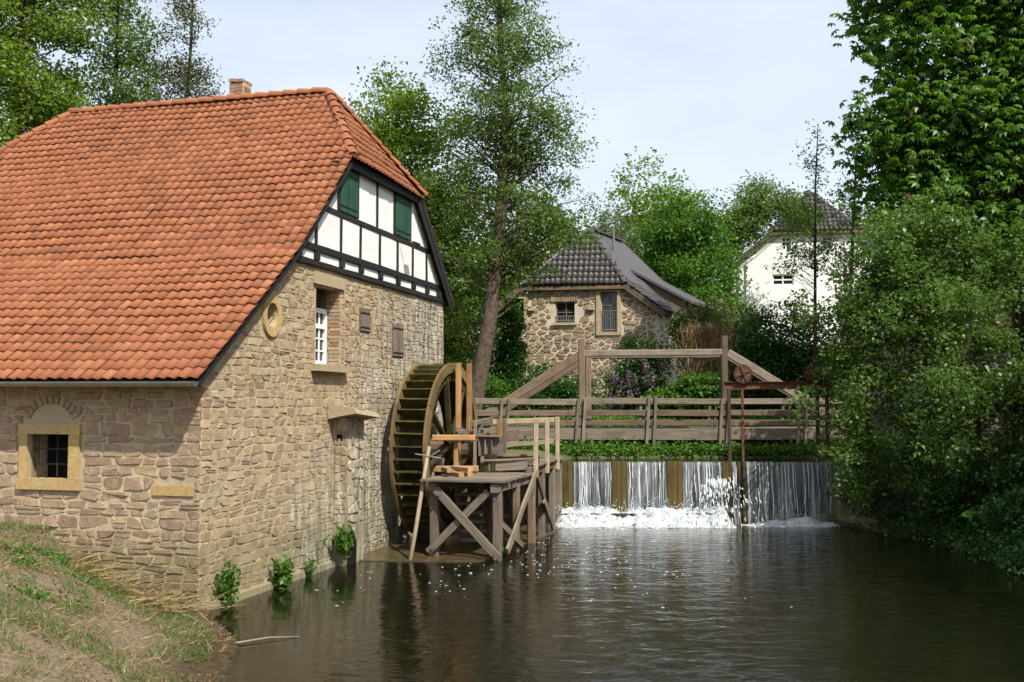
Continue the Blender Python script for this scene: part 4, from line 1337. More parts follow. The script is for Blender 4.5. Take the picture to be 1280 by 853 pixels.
# a jet bursting from the fourth bay
mb = MB()
for k in range(260):
    t = random.random()
    x0 = 5.75 + random.gauss(0, .12); a = random.gauss(0, .55)
    yy = YW - .25 - .9 * t + random.gauss(0, .05); zz = 1.25 + .35 * t - 1.7 * t * t + random.gauss(0, .05)
    x = x0 + a * t * 1.1
    if zz < .02: continue
    r_ = random.uniform(.006, .02)
    mb.tube([(x, yy, zz), (x + a * .03, yy - .03, zz - random.uniform(.03, .16))], [r_, r_ * .5], 4, True)
for k in range(900):                # spray above the foam
    x = random.uniform(1.0, 6.1); y = random.gauss(29.35, .22); zz = .35 + abs(random.gauss(0, .14))
    r_ = random.uniform(.004, .013)
    mb.tube([(x, y, zz), (x, y, zz + r_ * 2)], [r_, r_ * .7], 4, True)
tag(mb.build('spray', M['drop'], weir), kind='stuff')
# churning foam: an uneven sheet that dips under the pond at its edges
def foam_sheet(x0, x1, y0, y1, hf, name, mat, seed, step=.05):
    xs = np.arange(x0, x1 + step, step); ys = np.arange(y0, y1 + step, step)
    X, Y = np.meshgrid(xs, ys)
    n = vnoise(X * 3, Y * 4, seed) * .5 + vnoise(X * 8, Y * 9, seed + 1) * .3 + vnoise(X * 19, Y * 19, seed + 2) * .2
    Z = hf(X, Y, n)
    ii = np.arange(X.size).reshape(X.shape)
    f = np.stack([ii[:-1, :-1], ii[:-1, 1:], ii[1:, 1:], ii[1:, :-1]], -1).reshape(-1, 4)
    return link(name, np_mesh(name, np.stack([X, Y, Z], -1).reshape(-1, 3), f, None, True), mat, weir)
def h1(X, Y, n):
    lip = 28.95 + .18 * (vnoise(X * 1.3, Y * 0, 4) - .5)
    flat = .24 + .40 * (n - .45) + .20 * sstep(Y, 29.3, 29.75)
    drop = sstep(Y, lip - .22, lip + .05)
    edge = sstep(X, 1.0, 1.4) * (1 - sstep(X, 5.9, 6.4))
    return -.12 + (flat + .12) * drop * edge
tag(foam_sheet(.95, 6.5, 28.55, 29.78, h1, 'foam', M['foam'], 3), kind='stuff')
def h2(X, Y, n):
    k = 1 - np.clip(np.hypot((X - 8.0) / 2.0, (Y - 29.5) / .75), 0, 1)
    return -.06 + .30 * k * (.35 + n)
tag(foam_sheet(5.9, 10.0, 28.6, 29.78, h2, 'foam', M['foam'], 13), kind='stuff')
def h3(X, Y, n):
    k = 1 - np.clip(np.hypot((X - 3.2) / 3.1, (Y - 28.8) / .75), 0, 1)
    return -.03 + .10 * k * (.2 + n)
tag(foam_sheet(.2, 6.6, 28.0, 29.2, h3, 'foam', M['foam_thin'], 23), kind='stuff')
# floating flecks of foam drifting down the pond
parts = []
N = 560
t = rng.random(N) ** 1.7 * .58
fy = 28.6 - t * 19 ; fx = 2.2 - t * 3.6 + rng.normal(size=N) * (1.3 + 1.2 * t)
sd = poly_sd(fx, fy, POND)
keep = (sd > .5) & (vnoise(fx * .9, fy * .5, 77) + .35 * rng.random(N) > .55)
fx, fy, = fx[keep], fy[keep]
keep = poly_sd(fx, fy, np.array([(p.x, p.y) for p in pts[:0]] or [(-3.4, 22.6), (-.4, 22.5), (1.7, 29.8), (-2, 29.5)])) < -.1
fx, fy = fx[keep], fy[keep]
vs, fs = [], []
for x, y in zip(fx, fy):
    n = 7; o = len(vs); rx, ry = abs(random.gauss(.016, .013)) + .007, abs(random.gauss(.011, .006)) + .004
    for j in range(n):
        a = 2 * math.pi * j / n; q = random.uniform(.6, 1.3)
        vs.append((x + rx * q * math.cos(a), y + ry * q * math.sin(a), .006))
    vs.append((x, y, .012))
    for j in range(n): fs.append((o + j, o + (j + 1) % n, o + n))
fm = link('foam_flecks', np_mesh('foam_flecks', np.array(vs), np.array(fs)), M['drop'])
tag(fm, 'small white flecks of foam drifting on the pond', 'foam', kind='stuff')

# ------------------------------------------------------------------ sluice winch above the right bay
win = empty('sluice_winch', V(7.6, 30.2, 1.7), 'rusty steel beam with two geared winches above the right half of the weir', 'winch')
mb = MB()
for dz, h, w in ((.10, .022, .16), (-.10, .022, .16), (0, .18, .02)):
    mb.box((7.65, 30.1, 3.93 + dz), (1.52, 0, 0), (0, w / 2, 0), (0, 0, h / 2))
mb.build('steel_beam', M['rust'], win)
for x, zb, w, mt in ((6.24, 1.72, .09, 'rust_dark'), (6.62, 1.70, .07, 'rust')):
    mb = MB(); mb.beam((x, 29.95, zb), (x, 29.95, 3.84), w, w, (0, -1, 0), jit=0); mb.build('lifting_rod', M[mt], win)
for x in (8.82, 9.10):
    mb = MB(); mb.beam((x, 30.1, 1.6), (x, 30.1, 3.83), .10, .10, (0, -1, 0), jit=0); mb.build('support_post', M['rust_dark'], win)
for gx_ in (6.66, 8.72):
    hub = Vector((gx_, 29.98, 4.26)); n = 22; mb = MB()
    for i in range(n * 4):
        a = 2 * math.pi * i / (n * 4); rr = .285 if (i // 2) % 2 else .255
        for r2, dy in ((rr, -.035), (rr, .035), (.20, .035), (.20, -.035)):
            mb.v.append((hub.x + r2 * math.cos(a), hub.y + dy, hub.z + r2 * math.sin(a)))
    for i in range(n * 4):
        j = (i + 1) % (n * 4)
        for k in range(4):
            k2 = (k + 1) % 4; mb.face((i*4 + k, i*4 + k2, j*4 + k2, j*4 + k), None, .5)
    g = mb.build('gear_wheel', M['rust_dark'], win)
    mb = MB(); mb.tube([hub + V(0, -.03, 0), hub + V(0, .03, 0)], .205, 20); mb.build('gear_disc', M['rust'], g)
    for i in range(4):
        a = i * math.pi / 2 + .4
        mb = MB(); mb.beam(hub + V(0, -.035, 0), hub + V(.23 * math.cos(a), -.035, .23 * math.sin(a)), .04, .05, (0, -1, 0), jit=0); mb.build('gear_spoke', M['rust_dark'], g)
    mb = MB(); mb.tube([hub + V(0, -.14, 0), hub + V(0, .45, 0)], .045, 10); mb.build('shaft', M['rust_dark'], g)
    for dx in (-.13, .13):
        mb = MB(); mb.beam(hub + V(dx, .12, -.22), hub + V(dx * .5, .12, .12), .07, .05, (0, -1, 0), jit=0); mb.build('bracket', M['rust_dark'], g)

# ------------------------------------------------------------------ trussed timber footbridge
br = empty('footbridge', V(4.5, 33.7, 2.2), 'weathered timber footbridge with trapezoid hanging truss and four-rail fence behind the weir', 'bridge')
def bb(p, q, w, h, name, mat='wood_brown', **k): return pb(Vector(p), Vector(q), w, h, name, mat, parent=br, **k)
for Y, dx, main in ((33.0, 0, True), (34.7, .33, False)):
    mt = 'wood_brown'
    for x, zt in ((2.21, 5.45), (6.74, 5.56)):
        bb((x + dx, Y, 2.05), (x + dx, Y, zt - (0 if main else .12)), .20, .20, 'truss_post', mt, up=(0, -1, 0))
    bb((2.28 + dx, Y, 5.0), (6.68 + dx, Y, 5.03), .18, .20, 'top_beam', 'wood_grey', seg=8)
    bb((2.12 + dx, Y + .02, 4.93), (-1.75 + dx, Y + .02, 2.48), .16, .26, 'strut', mt, seg=8)
    bb((6.84 + dx, Y + .02, 5.02), (10.3 + dx, Y + .02, 2.92), .16, .26, 'strut', 'wood_grey', seg=8)
    ry = Y + (-.11 if main else .11)
    for zc, h, m2 in ((3.48, .18, 'wood_grey'), (3.11, .17, 'wood_brown'), (2.79, .15, 'wood_brown'), (2.45, .36, 'wood_grey')):
        xs_ = [-1.9, 2.2, 6.74, 10.6]
        for a, b in zip(xs_, xs_[1:]):
            bb((a + .012, ry, zc + random.gauss(0, .01)), (b - .012, ry, zc + random.gauss(0, .01)), .06, h, 'rail', m2, seg=6)
    for x in (-.2, 2.21, 4.44, 6.74, 9.2):
        yo = ry + (-.07 if main else .07)
        for dd in (-.11, .11):
            bb((x + dd - .10, yo, 2.12), (x + dd, yo, 3.56 + (.1 if x == 4.44 else 0)), .09, .07, 'rail_post', 'wood_grey', up=(0, -1, 0))
for x in (-1.2, 2.3, 4.6, 6.9, 9.6):
    bb((x, 32.9, 2.14), (x + .33, 35.0, 2.14), .2, .18, 'cross_bearer')
for i in range(66):
    x = -1.85 + i * .19
    bb((x, 32.98, 2.27 + random.gauss(0, .004)), (x + .30, 34.72, 2.27), .18, .045, 'deck_board', 'wood_grey', jit=.002, seg=1)

# ------------------------------------------------------------------ houses behind
def half_hip_house(name, label, org, yaw, hw, z_eave, hwh, z_hip, z_ridge, run, length, wall_mat, openings, tile, ov=.3, yaw2=None):
    """gable towards -Y; u across from the centre, v back. openings: rectangles (u0,u1,z0,z1)"""
    e1 = V(math.cos(yaw), -math.sin(yaw), 0); yaw2 = yaw if yaw2 is None else yaw2; e2 = V(math.sin(yaw2), math.cos(yaw2), 0)      # the plan may be askew
    org = Vector(org)
    P = lambda u, v, z: org + e1 * u + e2 * v + UP * z
    root = empty(name, org, label, 'house')
    sl = (z_hip - z_eave) / (hw - hwh)
    iw = hw - .35                                     # wall half width inside the eaves
    z_top = z_eave + sl * .35 - .12
    outer = [(-iw, -.8), (iw, -.8), (iw, z_top), (hwh, z_hip - .12), (-hwh, z_hip - .12), (-iw, z_top)]
    wl_ = wall_sheet(outer, [[(a, c), (b, c), (b, d), (a, d)] for a, b, c, d in openings], lambda u, z_, n: P(u, -n, z_), .35, wall_mat, 'wall', root)
    for sg in (-1, 1):
        mb = MB(); mb.box(P(sg * (iw - .15), length / 2 + .2, (z_top - .8) / 2 - .05), e1 * .148, e2 * (length / 2 - .22), UP * ((z_top + .8) / 2 - .02)); mb.build('wall', wall_mat, root)
    mb = MB(); mb.box(P(0, length, (z_top - .8) / 2), e1 * iw, e2 * .15, UP * ((z_top + .8) / 2)); mb.build('wall', wall_mat, root)
    # roof sheathing and tiles
    rf = MB()
    def slab(ps, th=.12):
        ps = [Vector(p) for p in ps]; n = (ps[1] - ps[0]).cross(ps[2] - ps[0]).normalized()
        if n.z < 0: n = -n
        m = len(ps); dn = [p - n * th for p in ps]
        rf.add(ps + dn, [tuple(range(m)), tuple(range(2*m - 1, m - 1, -1))] + [(i, i + m, (i + 1) % m + m, (i + 1) % m) for i in range(m)])
    T = length + .3
    for sg in (-1, 1):
        slab([P(sg * hw, -ov, z_eave), P(sg * hwh, -ov, z_hip), P(0, run, z_ridge), P(0, T, z_ridge), P(sg * hw, T, z_eave)])
    slab([P(-hwh, -ov, z_hip), P(hwh, -ov, z_hip), P(0, run, z_ridge)])
    ro_ = rf.build('roof', M['tile_dark'], root)
    if tile:
        w, st = tile; shp = tile_shape(w, st * 1.22, w * .16, 6); sp = []
        o = P(-hwh, -ov - .05, z_hip + .015); v = e1.cross(P(0, run, z_ridge) - P(0, -ov, z_hip)).cross(e1).normalized()
        sp += tile_spots(o, e1, v, [plane_uv(o, e1, v, q) for q in (P(-hwh - .1, -ov, z_hip - .03), P(hwh + .1, -ov, z_hip - .03), P(0, run, z_ridge))], w, st)
        o = P(hw + .05, -ov, z_eave + .02); v = e2.cross(P(hwh, 0, z_hip) - P(hw, 0, z_eave)).cross(e2).normalized()
        sp += tile_spots(o, e2, v, [plane_uv(o, e2, v, q) for q in (P(hw + .06, -ov, z_eave - .05), P(hw + .06, T, z_eave - .05), P(0, T, z_ridge), P(0, run, z_ridge), P(hwh, -ov, z_hip))], w, st)
        tiles_joined(sp, shp, 'roof_tile', M['tile_dark'], ro_)
        def rt2(mb): mb.build('ridge_tile', M['tile_dark'], ro_)
        ridge_tiles(rt2, P(hwh, -ov, z_hip + .03), P(0, run, z_ridge + .04), 0, .12, .38)
        ridge_tiles(rt2, P(-hwh, -ov, z_hip + .03), P(0, run, z_ridge + .04), 0, .12, .38)
        ridge_tiles(rt2, P(0, run, z_ridge + .04), P(0, T, z_ridge + .04), 0, .12, .38)
    for sg in (-1, 1):
        mb = MB(); mb.beam(P(sg * hw, -ov - .02, z_eave - .12), P(sg * hwh, -ov - .02, z_hip - .12), .04, .24, UP, jit=0); mb.build('barge_board', M['wood_brown'], root)
    mb = MB(); mb.beam(P(-hwh, -ov + .02, z_hip - .14), P(hwh, -ov + .02, z_hip - .14), .05, .16, UP, jit=0); mb.build('eave_board', M['wood_brown'], root)
    return root, wl_, ro_, P, e1, e2

def window_unit(root, P, rect, frame_mat, nu=2, nz=2, grille=False, rec=.14, sill=None, bw=.05):
    a, b, c, d = rect
    f = MB()
    for u in np.linspace(a + bw / 2, b - bw / 2, nu + 1): f.beam(P(u, rec, c), P(u, rec, d), .05, bw, P(1, 0, 0) - P(0, 0, 0), jit=0, seg=1)
    for z_ in np.linspace(c + bw / 2, d - bw / 2, nz + 1): f.beam(P(a, rec, z_), P(b, rec, z_), .05, bw, UP, jit=0, seg=1)
    fo = f.build('window', frame_mat, root)
    us = np.linspace(a, b, nu + 1); zs = np.linspace(c, d, nz + 1)
    for i in range(nu):
        for j in range(nz):
            mb = MB(); mb.box(P((us[i] + us[i+1]) / 2, rec + .03, (zs[j] + zs[j+1]) / 2), (P(1, 0, 0) - P(0, 0, 0)) * ((us[i+1] - us[i]) / 2 - .005), (P(0, 1, 0) - P(0, 0, 0)) * .008, UP * ((zs[j+1] - zs[j]) / 2 - .005)); mb.build('pane', M['glass'], fo)
    mb = MB(); mb.box(P((a + b) / 2, rec + .2, (c + d) / 2), (P(1, 0, 0) - P(0, 0, 0)) * ((b - a) / 2 + .1), (P(0, 1, 0) - P(0, 0, 0)) * .01, UP * ((d - c) / 2 + .1)); mb.build('window_backing', M['dark_room'], fo)
    if grille:
        z1 = c + (d - c) * (.52 if d - c > 1.5 else .32)
        for u in np.linspace(a + .05, b - .05, 8):
            mb = MB(); mb.tube([P(u, -.03, c + .03), P(u, -.03, z1)], .012, 5); mb.build('grille_bar', M['zinc'], fo)
        for z_ in (c + .1, z1):
            mb = MB(); mb.tube([P(a, -.03, z_), P(b, -.03, z_)], .014, 5); mb.build('grille_bar', M['zinc'], fo)
    if sill:
        mb = MB(); mb.box(P((a + b) / 2, -.04, c - .06), (P(1, 0, 0) - P(0, 0, 0)) * ((b - a) / 2 + .12), (P(0, 1, 0) - P(0, 0, 0)) * .10, UP * .05); mb.build('window_sill', M[sill], fo)
    return fo

# rubble stone house with dark tiles
HB = 3.4
sh_open = [(1.13, 1.87, 6.47 - HB + .02, 8.24 - HB), (-.85, .0, 6.92 - HB, 7.82 - HB), (-2.85, -2.2, 6.95 - HB, 8.0 - HB)]
sh, shw, shr, SP, s1, s2 = half_hip_house('stone_house', 'rubble stone house with dark grey tiled half-hip roof behind the footbridge', (2.72, 45.0, HB), R(10),
    3.95, 7.3 - HB, 2.28, 8.55 - HB, 11.25 - HB, 1.7, 5.6, M['far_mortar'], sh_open, (.235, .33), ov=.25, yaw2=R(27))
jm = MB()
def in_sh(u, z_):
    if not (-3.5 < u < 3.5) or z_ > 5.0: return False
    lim = 7.3 - HB + (3.95 - abs(u)) * .748 - .3
    if z_ > lim: return False
    return not any(rect_in(u, z_, r, .17) for r in sh_open)
hs = rubble(in_sh, -3.5, 3.5, -.2, 4.95, .30, .20, jit=.5, gap=.032, drop=.10)
Ps = lambda u, z_, n: SP(u, -n, z_)
hs.sort(key=lambda o: -(max(p[0] for p in o) - min(p[0] for p in o)) * (max(p[1] for p in o) - min(p[1] for p in o)))
for k, o in enumerate(hs):
    if k < 260:
        mb = MB(); stone_mesh(mb, o, Ps, .035, random.random()); mb.build('stone', M['far_stone'], shw)
    else: stone_mesh(jm, o, Ps, .035, random.random())
tag(jm.build('stone', M['far_stone'], shw), kind='stuff')
for k, r in enumerate(sh_open):
    fo = window_unit(sh, SP, r, M['wood_brown'], 2, 2 if k else 3, grille=k < 2, sill='corbel' if k else None)
    a, b, c, d = r
    if k == 0 or k == 2:
        for (x0, x1, z0, z1) in ((a - .16, a, c - .14, d + .14), (b, b + .16, c - .14, d + .14), (a, b, d, d + .14), (a, b, c - .14, c)):
            mb = MB(); mb.box(SP((x0 + x1) / 2, -.03, (z0 + z1) / 2), s1 * ((x1 - x0) / 2), s2 * .06, UP * ((z1 - z0) / 2 - .001)); mb.build('surround_stone', M['corbel'], fo)
    else:
        for u in np.linspace(a - .12, b + .12, 11):
            mb = MB(); mb.box(SP(u, -.02, d + .14), s1 * .042, s2 * .05, UP * .12); mb.build('brick', M['far_stone'], shw)
for u in np.linspace(.95, 2.1, 12):
    mb = MB(); mb.box(SP(u, -.02, 8.24 - HB + .27), s1 * .042, s2 * .05, UP * .11); mb.build('brick', M['far_stone'], shw)
# shed dormer on the right slope, flue
mb = MB()
q = [SP(1.6, 2.4, 9.5 - HB), SP(4.3, 2.4, 8.0 - HB), SP(4.3, 6.0, 8.0 - HB), SP(1.6, 6.0, 9.5 - HB)]
mb.add([p for p in q] + [p - UP * .12 for p in q], [(0, 1, 2, 3), (7, 6, 5, 4), (0, 4, 5, 1), (1, 5, 6, 2), (2, 6, 7, 3), (3, 7, 4, 0)]); dm = mb.build('dormer', M['tile_dark'], sh)
mb = MB(); mb.add([SP(1.7, 2.6, 9.36 - HB), SP(4.0, 2.6, 8.05 - HB), SP(3.95, 2.6, 7.2 - HB), SP(1.7, 5.9, 9.36 - HB), SP(4.0, 5.9, 8.05 - HB), SP(3.95, 5.9, 7.2 - HB)], [(0, 2, 1), (3, 4, 5), (1, 2, 5, 4), (0, 1, 4, 3), (0, 3, 5, 2)]); mb.build('dormer_cheek', M['wood_brown'], sh)
mb = MB(); mb.tube([SP(.75, 2.6, 10.2 - HB), SP(.75, 2.6, 11.5 - HB)], .06, 8); mb.build('flue_pipe', M['zinc'], shr)
for u in (-1.85, .75):
    mb = MB(); mb.beam(SP(u, -.02, 8.42 - HB), SP(u, -.22, 8.36 - HB), .14, .2, UP, jit=0); mb.build('eave_bracket', M['wood_brown'], sh)
    mb = MB(); mb.box(SP(u, -.08, 7.55 - HB), s1 * .12, s2 * .10, UP * .10); mb.build('corbel_stone', M['corbel'], sh)

# white rendered house on the slope
WB = 6.5
wh_open = [(-2.25, -1.65, 13.85 - WB, 14.75 - WB), (-2.9, -1.5, 11.45 - WB, 12.2 - WB), (.4, 1.1, 13.85 - WB, 14.75 - WB), (1.0, 2.4, 11.45 - WB, 12.2 - WB)]
wh, whw, whr, WP, a1, a2 = half_hip_house('white_house', 'white rendered house with dark half-hip roof among trees on the slope', (20.6, 70.0, WB), R(8),
    5.9, 12.75 - WB, 2.95, 15.1 - WB, 18.3 - WB, 2.6, 10, M['plaster_far'], wh_open, (.30, .42), ov=.35)
for r in wh_open: window_unit(wh, WP, r, M['white_paint'], 2, 3 if r[1] - r[0] < 1 else 2, sill=None, bw=.09)
mb = MB(); mb.tube([WP(-5.75, -.45, 12.72 - WB), WP(-5.6, -.3, 12.4 - WB), WP(-5.2, -.08, 12.15 - WB), WP(-5.2, -.08, -.5)], .055, 6); mb.build('downpipe', M['zinc'], wh)
mb = MB(); mb.tube([WP(-4.7, -.06, 12.9 - WB), WP(-4.7, -.06, -.5)], .04, 6); mb.build('downpipe', M['zinc'], wh)
mb = MB(); mb.tube([WP(-5.95, -.4, 12.72 - WB), WP(-5.95, 10.2, 12.72 - WB)], .08, 8); mb.build('gutter', M['zinc'], wh)

# beige house glimpsed through the bank trees
bh, bhw, bhr, BP, c1, c2 = half_hip_house('beige_house', 'beige rendered house glimpsed through the bank trees on the right', (21.6, 38.5, 2.2), R(-6),
    6.2, 5.2, 3.2, 7.4, 10.0, 2.2, 9, M['beige'], [(-4.3, -3.4, 2.6, 3.9), (-1.2, -.3, 2.6, 3.9), (1.8, 2.7, 2.6, 3.9)], None, ov=.3)
for r in [(-4.3, -3.4, 2.6, 3.9), (-1.2, -.3, 2.6, 3.9), (1.8, 2.7, 2.6, 3.9)]: window_unit(bh, BP, r, M['white_paint'], 2, 2, bw=.08)

# ------------------------------------------------------------------ trees and shrubs
def sample_ellipsoids(ells, n, shell=.45, clump=0):
    """points in a union of ellipsoids (cx,cy,cz,rx,ry,rz), denser near the skin"""
    if clump:                                        # gather the tips into boughs with gaps between
        c, d = sample_ellipsoids(ells, max(6, n // clump), shell)
        k = rng.integers(0, len(c), n)
        return c[k] + rng.normal(size=(n, 3)) * np.array([.34, .34, .20]) * min(1.5, .6 + .2 * clump ** .5), d[k]
    vol = np.array([e[3] * e[4] * e[5] for e in ells]) ** .8; vol /= vol.sum()
    k = rng.choice(len(ells), n, p=vol)
    e = np.array(ells)[k]
    d = unit(rng.normal(size=(n, 3)))
    r = rng.random(n) ** shell
    return e[:, :3] + d * e[:, 3:] * r[:, None], d

def leaf_cloud(tips, per, spread, size, upbias=.7, aspect=.6, flat=.7, along=None):
    n = len(tips)
    cnt = rng.integers(int(per * .6), int(per * 1.4) + 1, n)
    c = np.repeat(tips, cnt, axis=0)
    off = rng.normal(size=(len(c), 3)) * spread * np.array([1, 1, flat])
    return leaf_arrays(c + off, size, aspect, upbias)

def palmate(tips, per, spread, size, flat=.6):
    """compound leaves of seven leaflets that droop from one stalk end"""
    n = len(tips)
    c = np.repeat(tips, per, axis=0) + rng.normal(size=(n * per, 3)) * spread * np.array([1, 1, flat])
    m = len(c); k = 7
    nrm = unit(rng.normal(size=(m, 3)) * .45 + np.array([0, -.15, 1]))
    t = rng.normal(size=(m, 3)); t = unit(t - nrm * np.sum(t * nrm, axis=1, keepdims=True)); b = np.cross(nrm, t)
    s = size * rng.uniform(.75, 1.25, m)
    P_, N_, A_, S_ = [], [], [], []
    for j in range(k):
        a = (j - 3) * .78
        d = t * math.cos(a) + b * math.sin(a) - nrm * .55
        d = unit(d); ls = s * (1.0 - .09 * abs(j - 3))
        P_.append(c + d * ls[:, None] * .5); A_.append(d); N_.append(unit(nrm + d * .5)); S_.append(ls)
    v, f, r = leaf_arrays(np.concatenate(P_), np.concatenate(S_), .42, nrm=np.concatenate(N_), axis=np.concatenate(A_))
    return v, f, np.tile(rng.random(m), k) * .7 + r * .3

def branch_mesh(trunk, tips, r0, n_b, up=.35):
    """thin curved branches from the trunk to a sample of the tips"""
    mb = MB()
    tp = [Vector(p) for p in trunk]
    z0, z1 = tp[0].z, tp[-1].z
    sel = tips[rng.choice(len(tips), min(n_b, len(tips)), replace=False)]
    for q in sel:
        q = Vector(q)
        h = q.z - (math.hypot(q.x - tp[-1].x, q.y - tp[-1].y)) * random.uniform(.35, .8)
        h = min(max(h, z0 + (z1 - z0) * .16), z1 - .02)
        for a, b in zip(tp, tp[1:]):
            if a.z <= h <= b.z: p = a.lerp(b, (h - a.z) / max(b.z - a.z, 1e-6)); break
        else: p = tp[-1]
        k = 1 - (h - z0) / (z1 - z0)
        rad = min(r0 * (.07 + .16 * k), .055)
        m1 = p.lerp(q, .4) + UP * (q - p).length * .06 * random.uniform(-1, 1) + V(random.gauss(0, .08), random.gauss(0, .08), 0)
        m2 = p.lerp(q, .75) + UP * (q - p).length * .05 + V(random.gauss(0, .08), random.gauss(0, .08), 0)
        mb.tube([p, m1, m2, q], [rad, rad * .7, rad * .4, rad * .12], 5, False)
    return mb

def tree(name, label, trunk, r0, ells, n_tips, per, spread, size, leaf, bark='bark_dark', n_b=60, cat='tree', shell=.45, upbias=.7, aspect=.6, flat=.7, kind=None, group=None, pal=False, r1=None, clump=0):
    root = empty(name, trunk[0], label, cat, group)
    tips, d = sample_ellipsoids(ells, n_tips, shell, clump)
    mb = MB(); n = len(trunk)
    mb.tube(trunk, [r0 + ((r1 or r0 * .18) - r0) * (i / (n - 1)) ** .9 for i in range(n)], 9, False)
    mb.build('trunk', M[bark], root, True)
    if n_b: tag(branch_mesh(trunk, tips, r0, n_b).build('branches', M[bark], root, True), kind='stuff')
    arr = palmate(tips, per, spread, size) if pal else leaf_cloud(tips, per, spread, size, upbias, aspect, flat)
    link('crown', np_mesh('crown', *arr), leaf, root)
    return root, tips

gz = lambda x, y: float(ground_z(np.array([x]), np.array([y]))[0])
def bent(x, y, z1, lean=(0, 0), n=7, wob=.12):
    z0 = gz(x, y) - .15
    return [(x + lean[0] * i / (n - 1) + (random.gauss(0, wob) if 0 < i < n - 1 else 0), y + lean[1] * i / (n - 1), z0 + (z1 - z0) * i / (n - 1)) for i in range(n)]

# behind the mill roof
tree('maple_tree', 'bright green maple with dense crown behind the far end of the mill roof', bent(-20.2, 42, 22), .32,
     [(-20.5, 42, 16, 2.3, 2.5, 5.0), (-19.0, 42, 20, 2.0, 2.2, 4.5), (-18.8, 41.5, 13.5, 1.8, 2, 3.0), (-22.5, 42, 18, 2.2, 2.5, 5)], 560, 60, .38, .20, L['maple'], n_b=90, clump=2)
tree('ash_tree', 'darker green ash with airy crown and visible stems beside the bright maple', bent(-17.3, 44, 24, (.3, 0)), .22,
     [(-17.2, 44, 21, 1.5, 1.8, 3.2), (-16.6, 44, 16.5, 1.7, 1.8, 3.0), (-17.9, 44, 13.5, 1.6, 1.8, 2.6), (-15.9, 44, 14.2, 1.1, 1.2, 1.4)], 430, 42, .32, .16, L['alder'], n_b=130, clump=2)
tree('alder_tree', 'sparse brownish alder rising alone above the mill ridge', bent(-14.5, 45, 22.5, (.4, 0)), .20,
     [(-14.4, 45, 20.3, 1.05, 1.2, 2.3), (-15.2, 45, 17.2, 1.0, 1.2, 1.7), (-13.9, 45, 16.6, 1.25, 1.3, 2.1), (-13.0, 45, 14.8, .8, 1, 1.0), (-14.6, 45, 14.2, 1.7, 1.5, 1.2)], 330, 34, .28, .14, L['alder_brown'], n_b=150, clump=2)
tree('chestnut_tree', 'fresh green chestnut with broad crown between mill gable and tall alder', bent(-4.6, 41, 15), .35,
     [(-5.2, 41, 14.0, 1.9, 2.2, 2.3), (-3.6, 41, 12.5, 2.2, 2.2, 3.2), (-4.4, 40.5, 9.6, 2.4, 2.0, 3.2), (-2.6, 41, 8.5, 1.8, 2, 3.0), (-3.0, 40.5, 5.8, 1.8, 1.6, 2.2), (-6.6, 41.5, 12.0, 1.8, 2, 2.4)], 760, 46, .34, .19, L['chestnut_far'], n_b=90, aspect=.5, clump=3)
# tall leaning alder in the middle
tk = [(-1.55, 37, gz(-1.5, 37) - .1), (-1.25, 37, 3.8), (-.80, 37, 6.4), (-.43, 37, 9.85), (-.30, 37, 11.8), (-.23, 37, 13.64), (-.4, 37, 16.2), (-.50, 37, 18.6), (-.5, 37, 20)]
tree('alder_tree', 'tall leaning alder with open crown towering behind the water wheel', tk, .36,
     [(-.5, 37, 18.8, 1.8, 1.8, 2.4), (-1.6, 37, 16.6, 1.2, 1.3, 1.7), (.1, 37, 15.6, 1.9, 1.9, 2.2), (-.9, 37, 13.4, 1.9, 1.9, 1.8), (.9, 37, 12.4, 1.9, 2.0, 1.9), (-1.1, 37, 10.9, 2.1, 2.0, 1.6), (1.1, 37, 10.1, 2.0, 1.8, 1.3), (-1.3, 37, 8.8, 1.8, 1.7, 1.3), (.3, 37.4, 8.2, 1.5, 1.3, 1.0), (-1.3, 38.0, 6.3, 1.2, 1.0, .9)], 1350, 32, .23, .12, L['alder'], bark='bark', n_b=150, r1=.04, shell=.62, clump=3)
# far trees
def weeping(name, label, x, y, h, r, leaf):
    root = empty(name, (x, y, gz(x, y)), label, 'tree')
    tr = bent(x, y, h * .88, n=6)
    mb = MB(); mb.tube(tr, [.22, .2, .17, .12, .07, .03], 7, False); mb.build('trunk', M['bark'], root, True)
    n = 230
    a = rng.random(n) * 2 * math.pi; rr = r * np.sqrt(rng.random(n)); zt = h - (rr / r) ** 1.7 * (h * .30) - rng.random(n) * h * .28
    ln = rng.uniform(1.2, 3.6, n)
    k = 60
    t = rng.random((n, k))
    c = np.stack([x + np.cos(a)[:, None] * (rr[:, None] + .25 * t) + rng.normal(size=(n, k)) * .13, y + np.sin(a)[:, None] * (rr[:, None] + .25 * t) + rng.normal(size=(n, k)) * .13, zt[:, None] - t * ln[:, None]], -1).reshape(-1, 3)
    link('crown', np_mesh('crown', *leaf_arrays(c, .21, .55, .3)), leaf, root)
    branch_mesh(tr, np.stack([x + np.cos(a) * rr, y + np.sin(a) * rr, zt], 1), .22, 60).build('branches', M['bark'], root, True)
weeping('birch_tree', 'pale weeping birch behind the stone house roof', 7.6, 76, 19.5, 3.1, L['birch'])
weeping('birch_tree', 'pale weeping birch partly hidden by the tall alder', 3.9, 78, 17.5, 2.6, L['birch'])
tree('maple_tree', 'round deep green maple between stone house and white house', bent(10.1, 62, 15), .4,
     [(10.1, 62, 14.2, 2.2, 2.2, 2.2), (9.1, 62, 12.2, 1.9, 2, 2), (11.5, 62, 12.4, 1.9, 2, 2.2), (10.3, 61.4, 10.2, 2.6, 2.2, 2.4), (8.3, 62, 9.2, 1.6, 2, 1.8), (12.3, 62, 9.2, 1.7, 2, 2.2)], 640, 46, .40, .22, L['green'], n_b=60, clump=3)
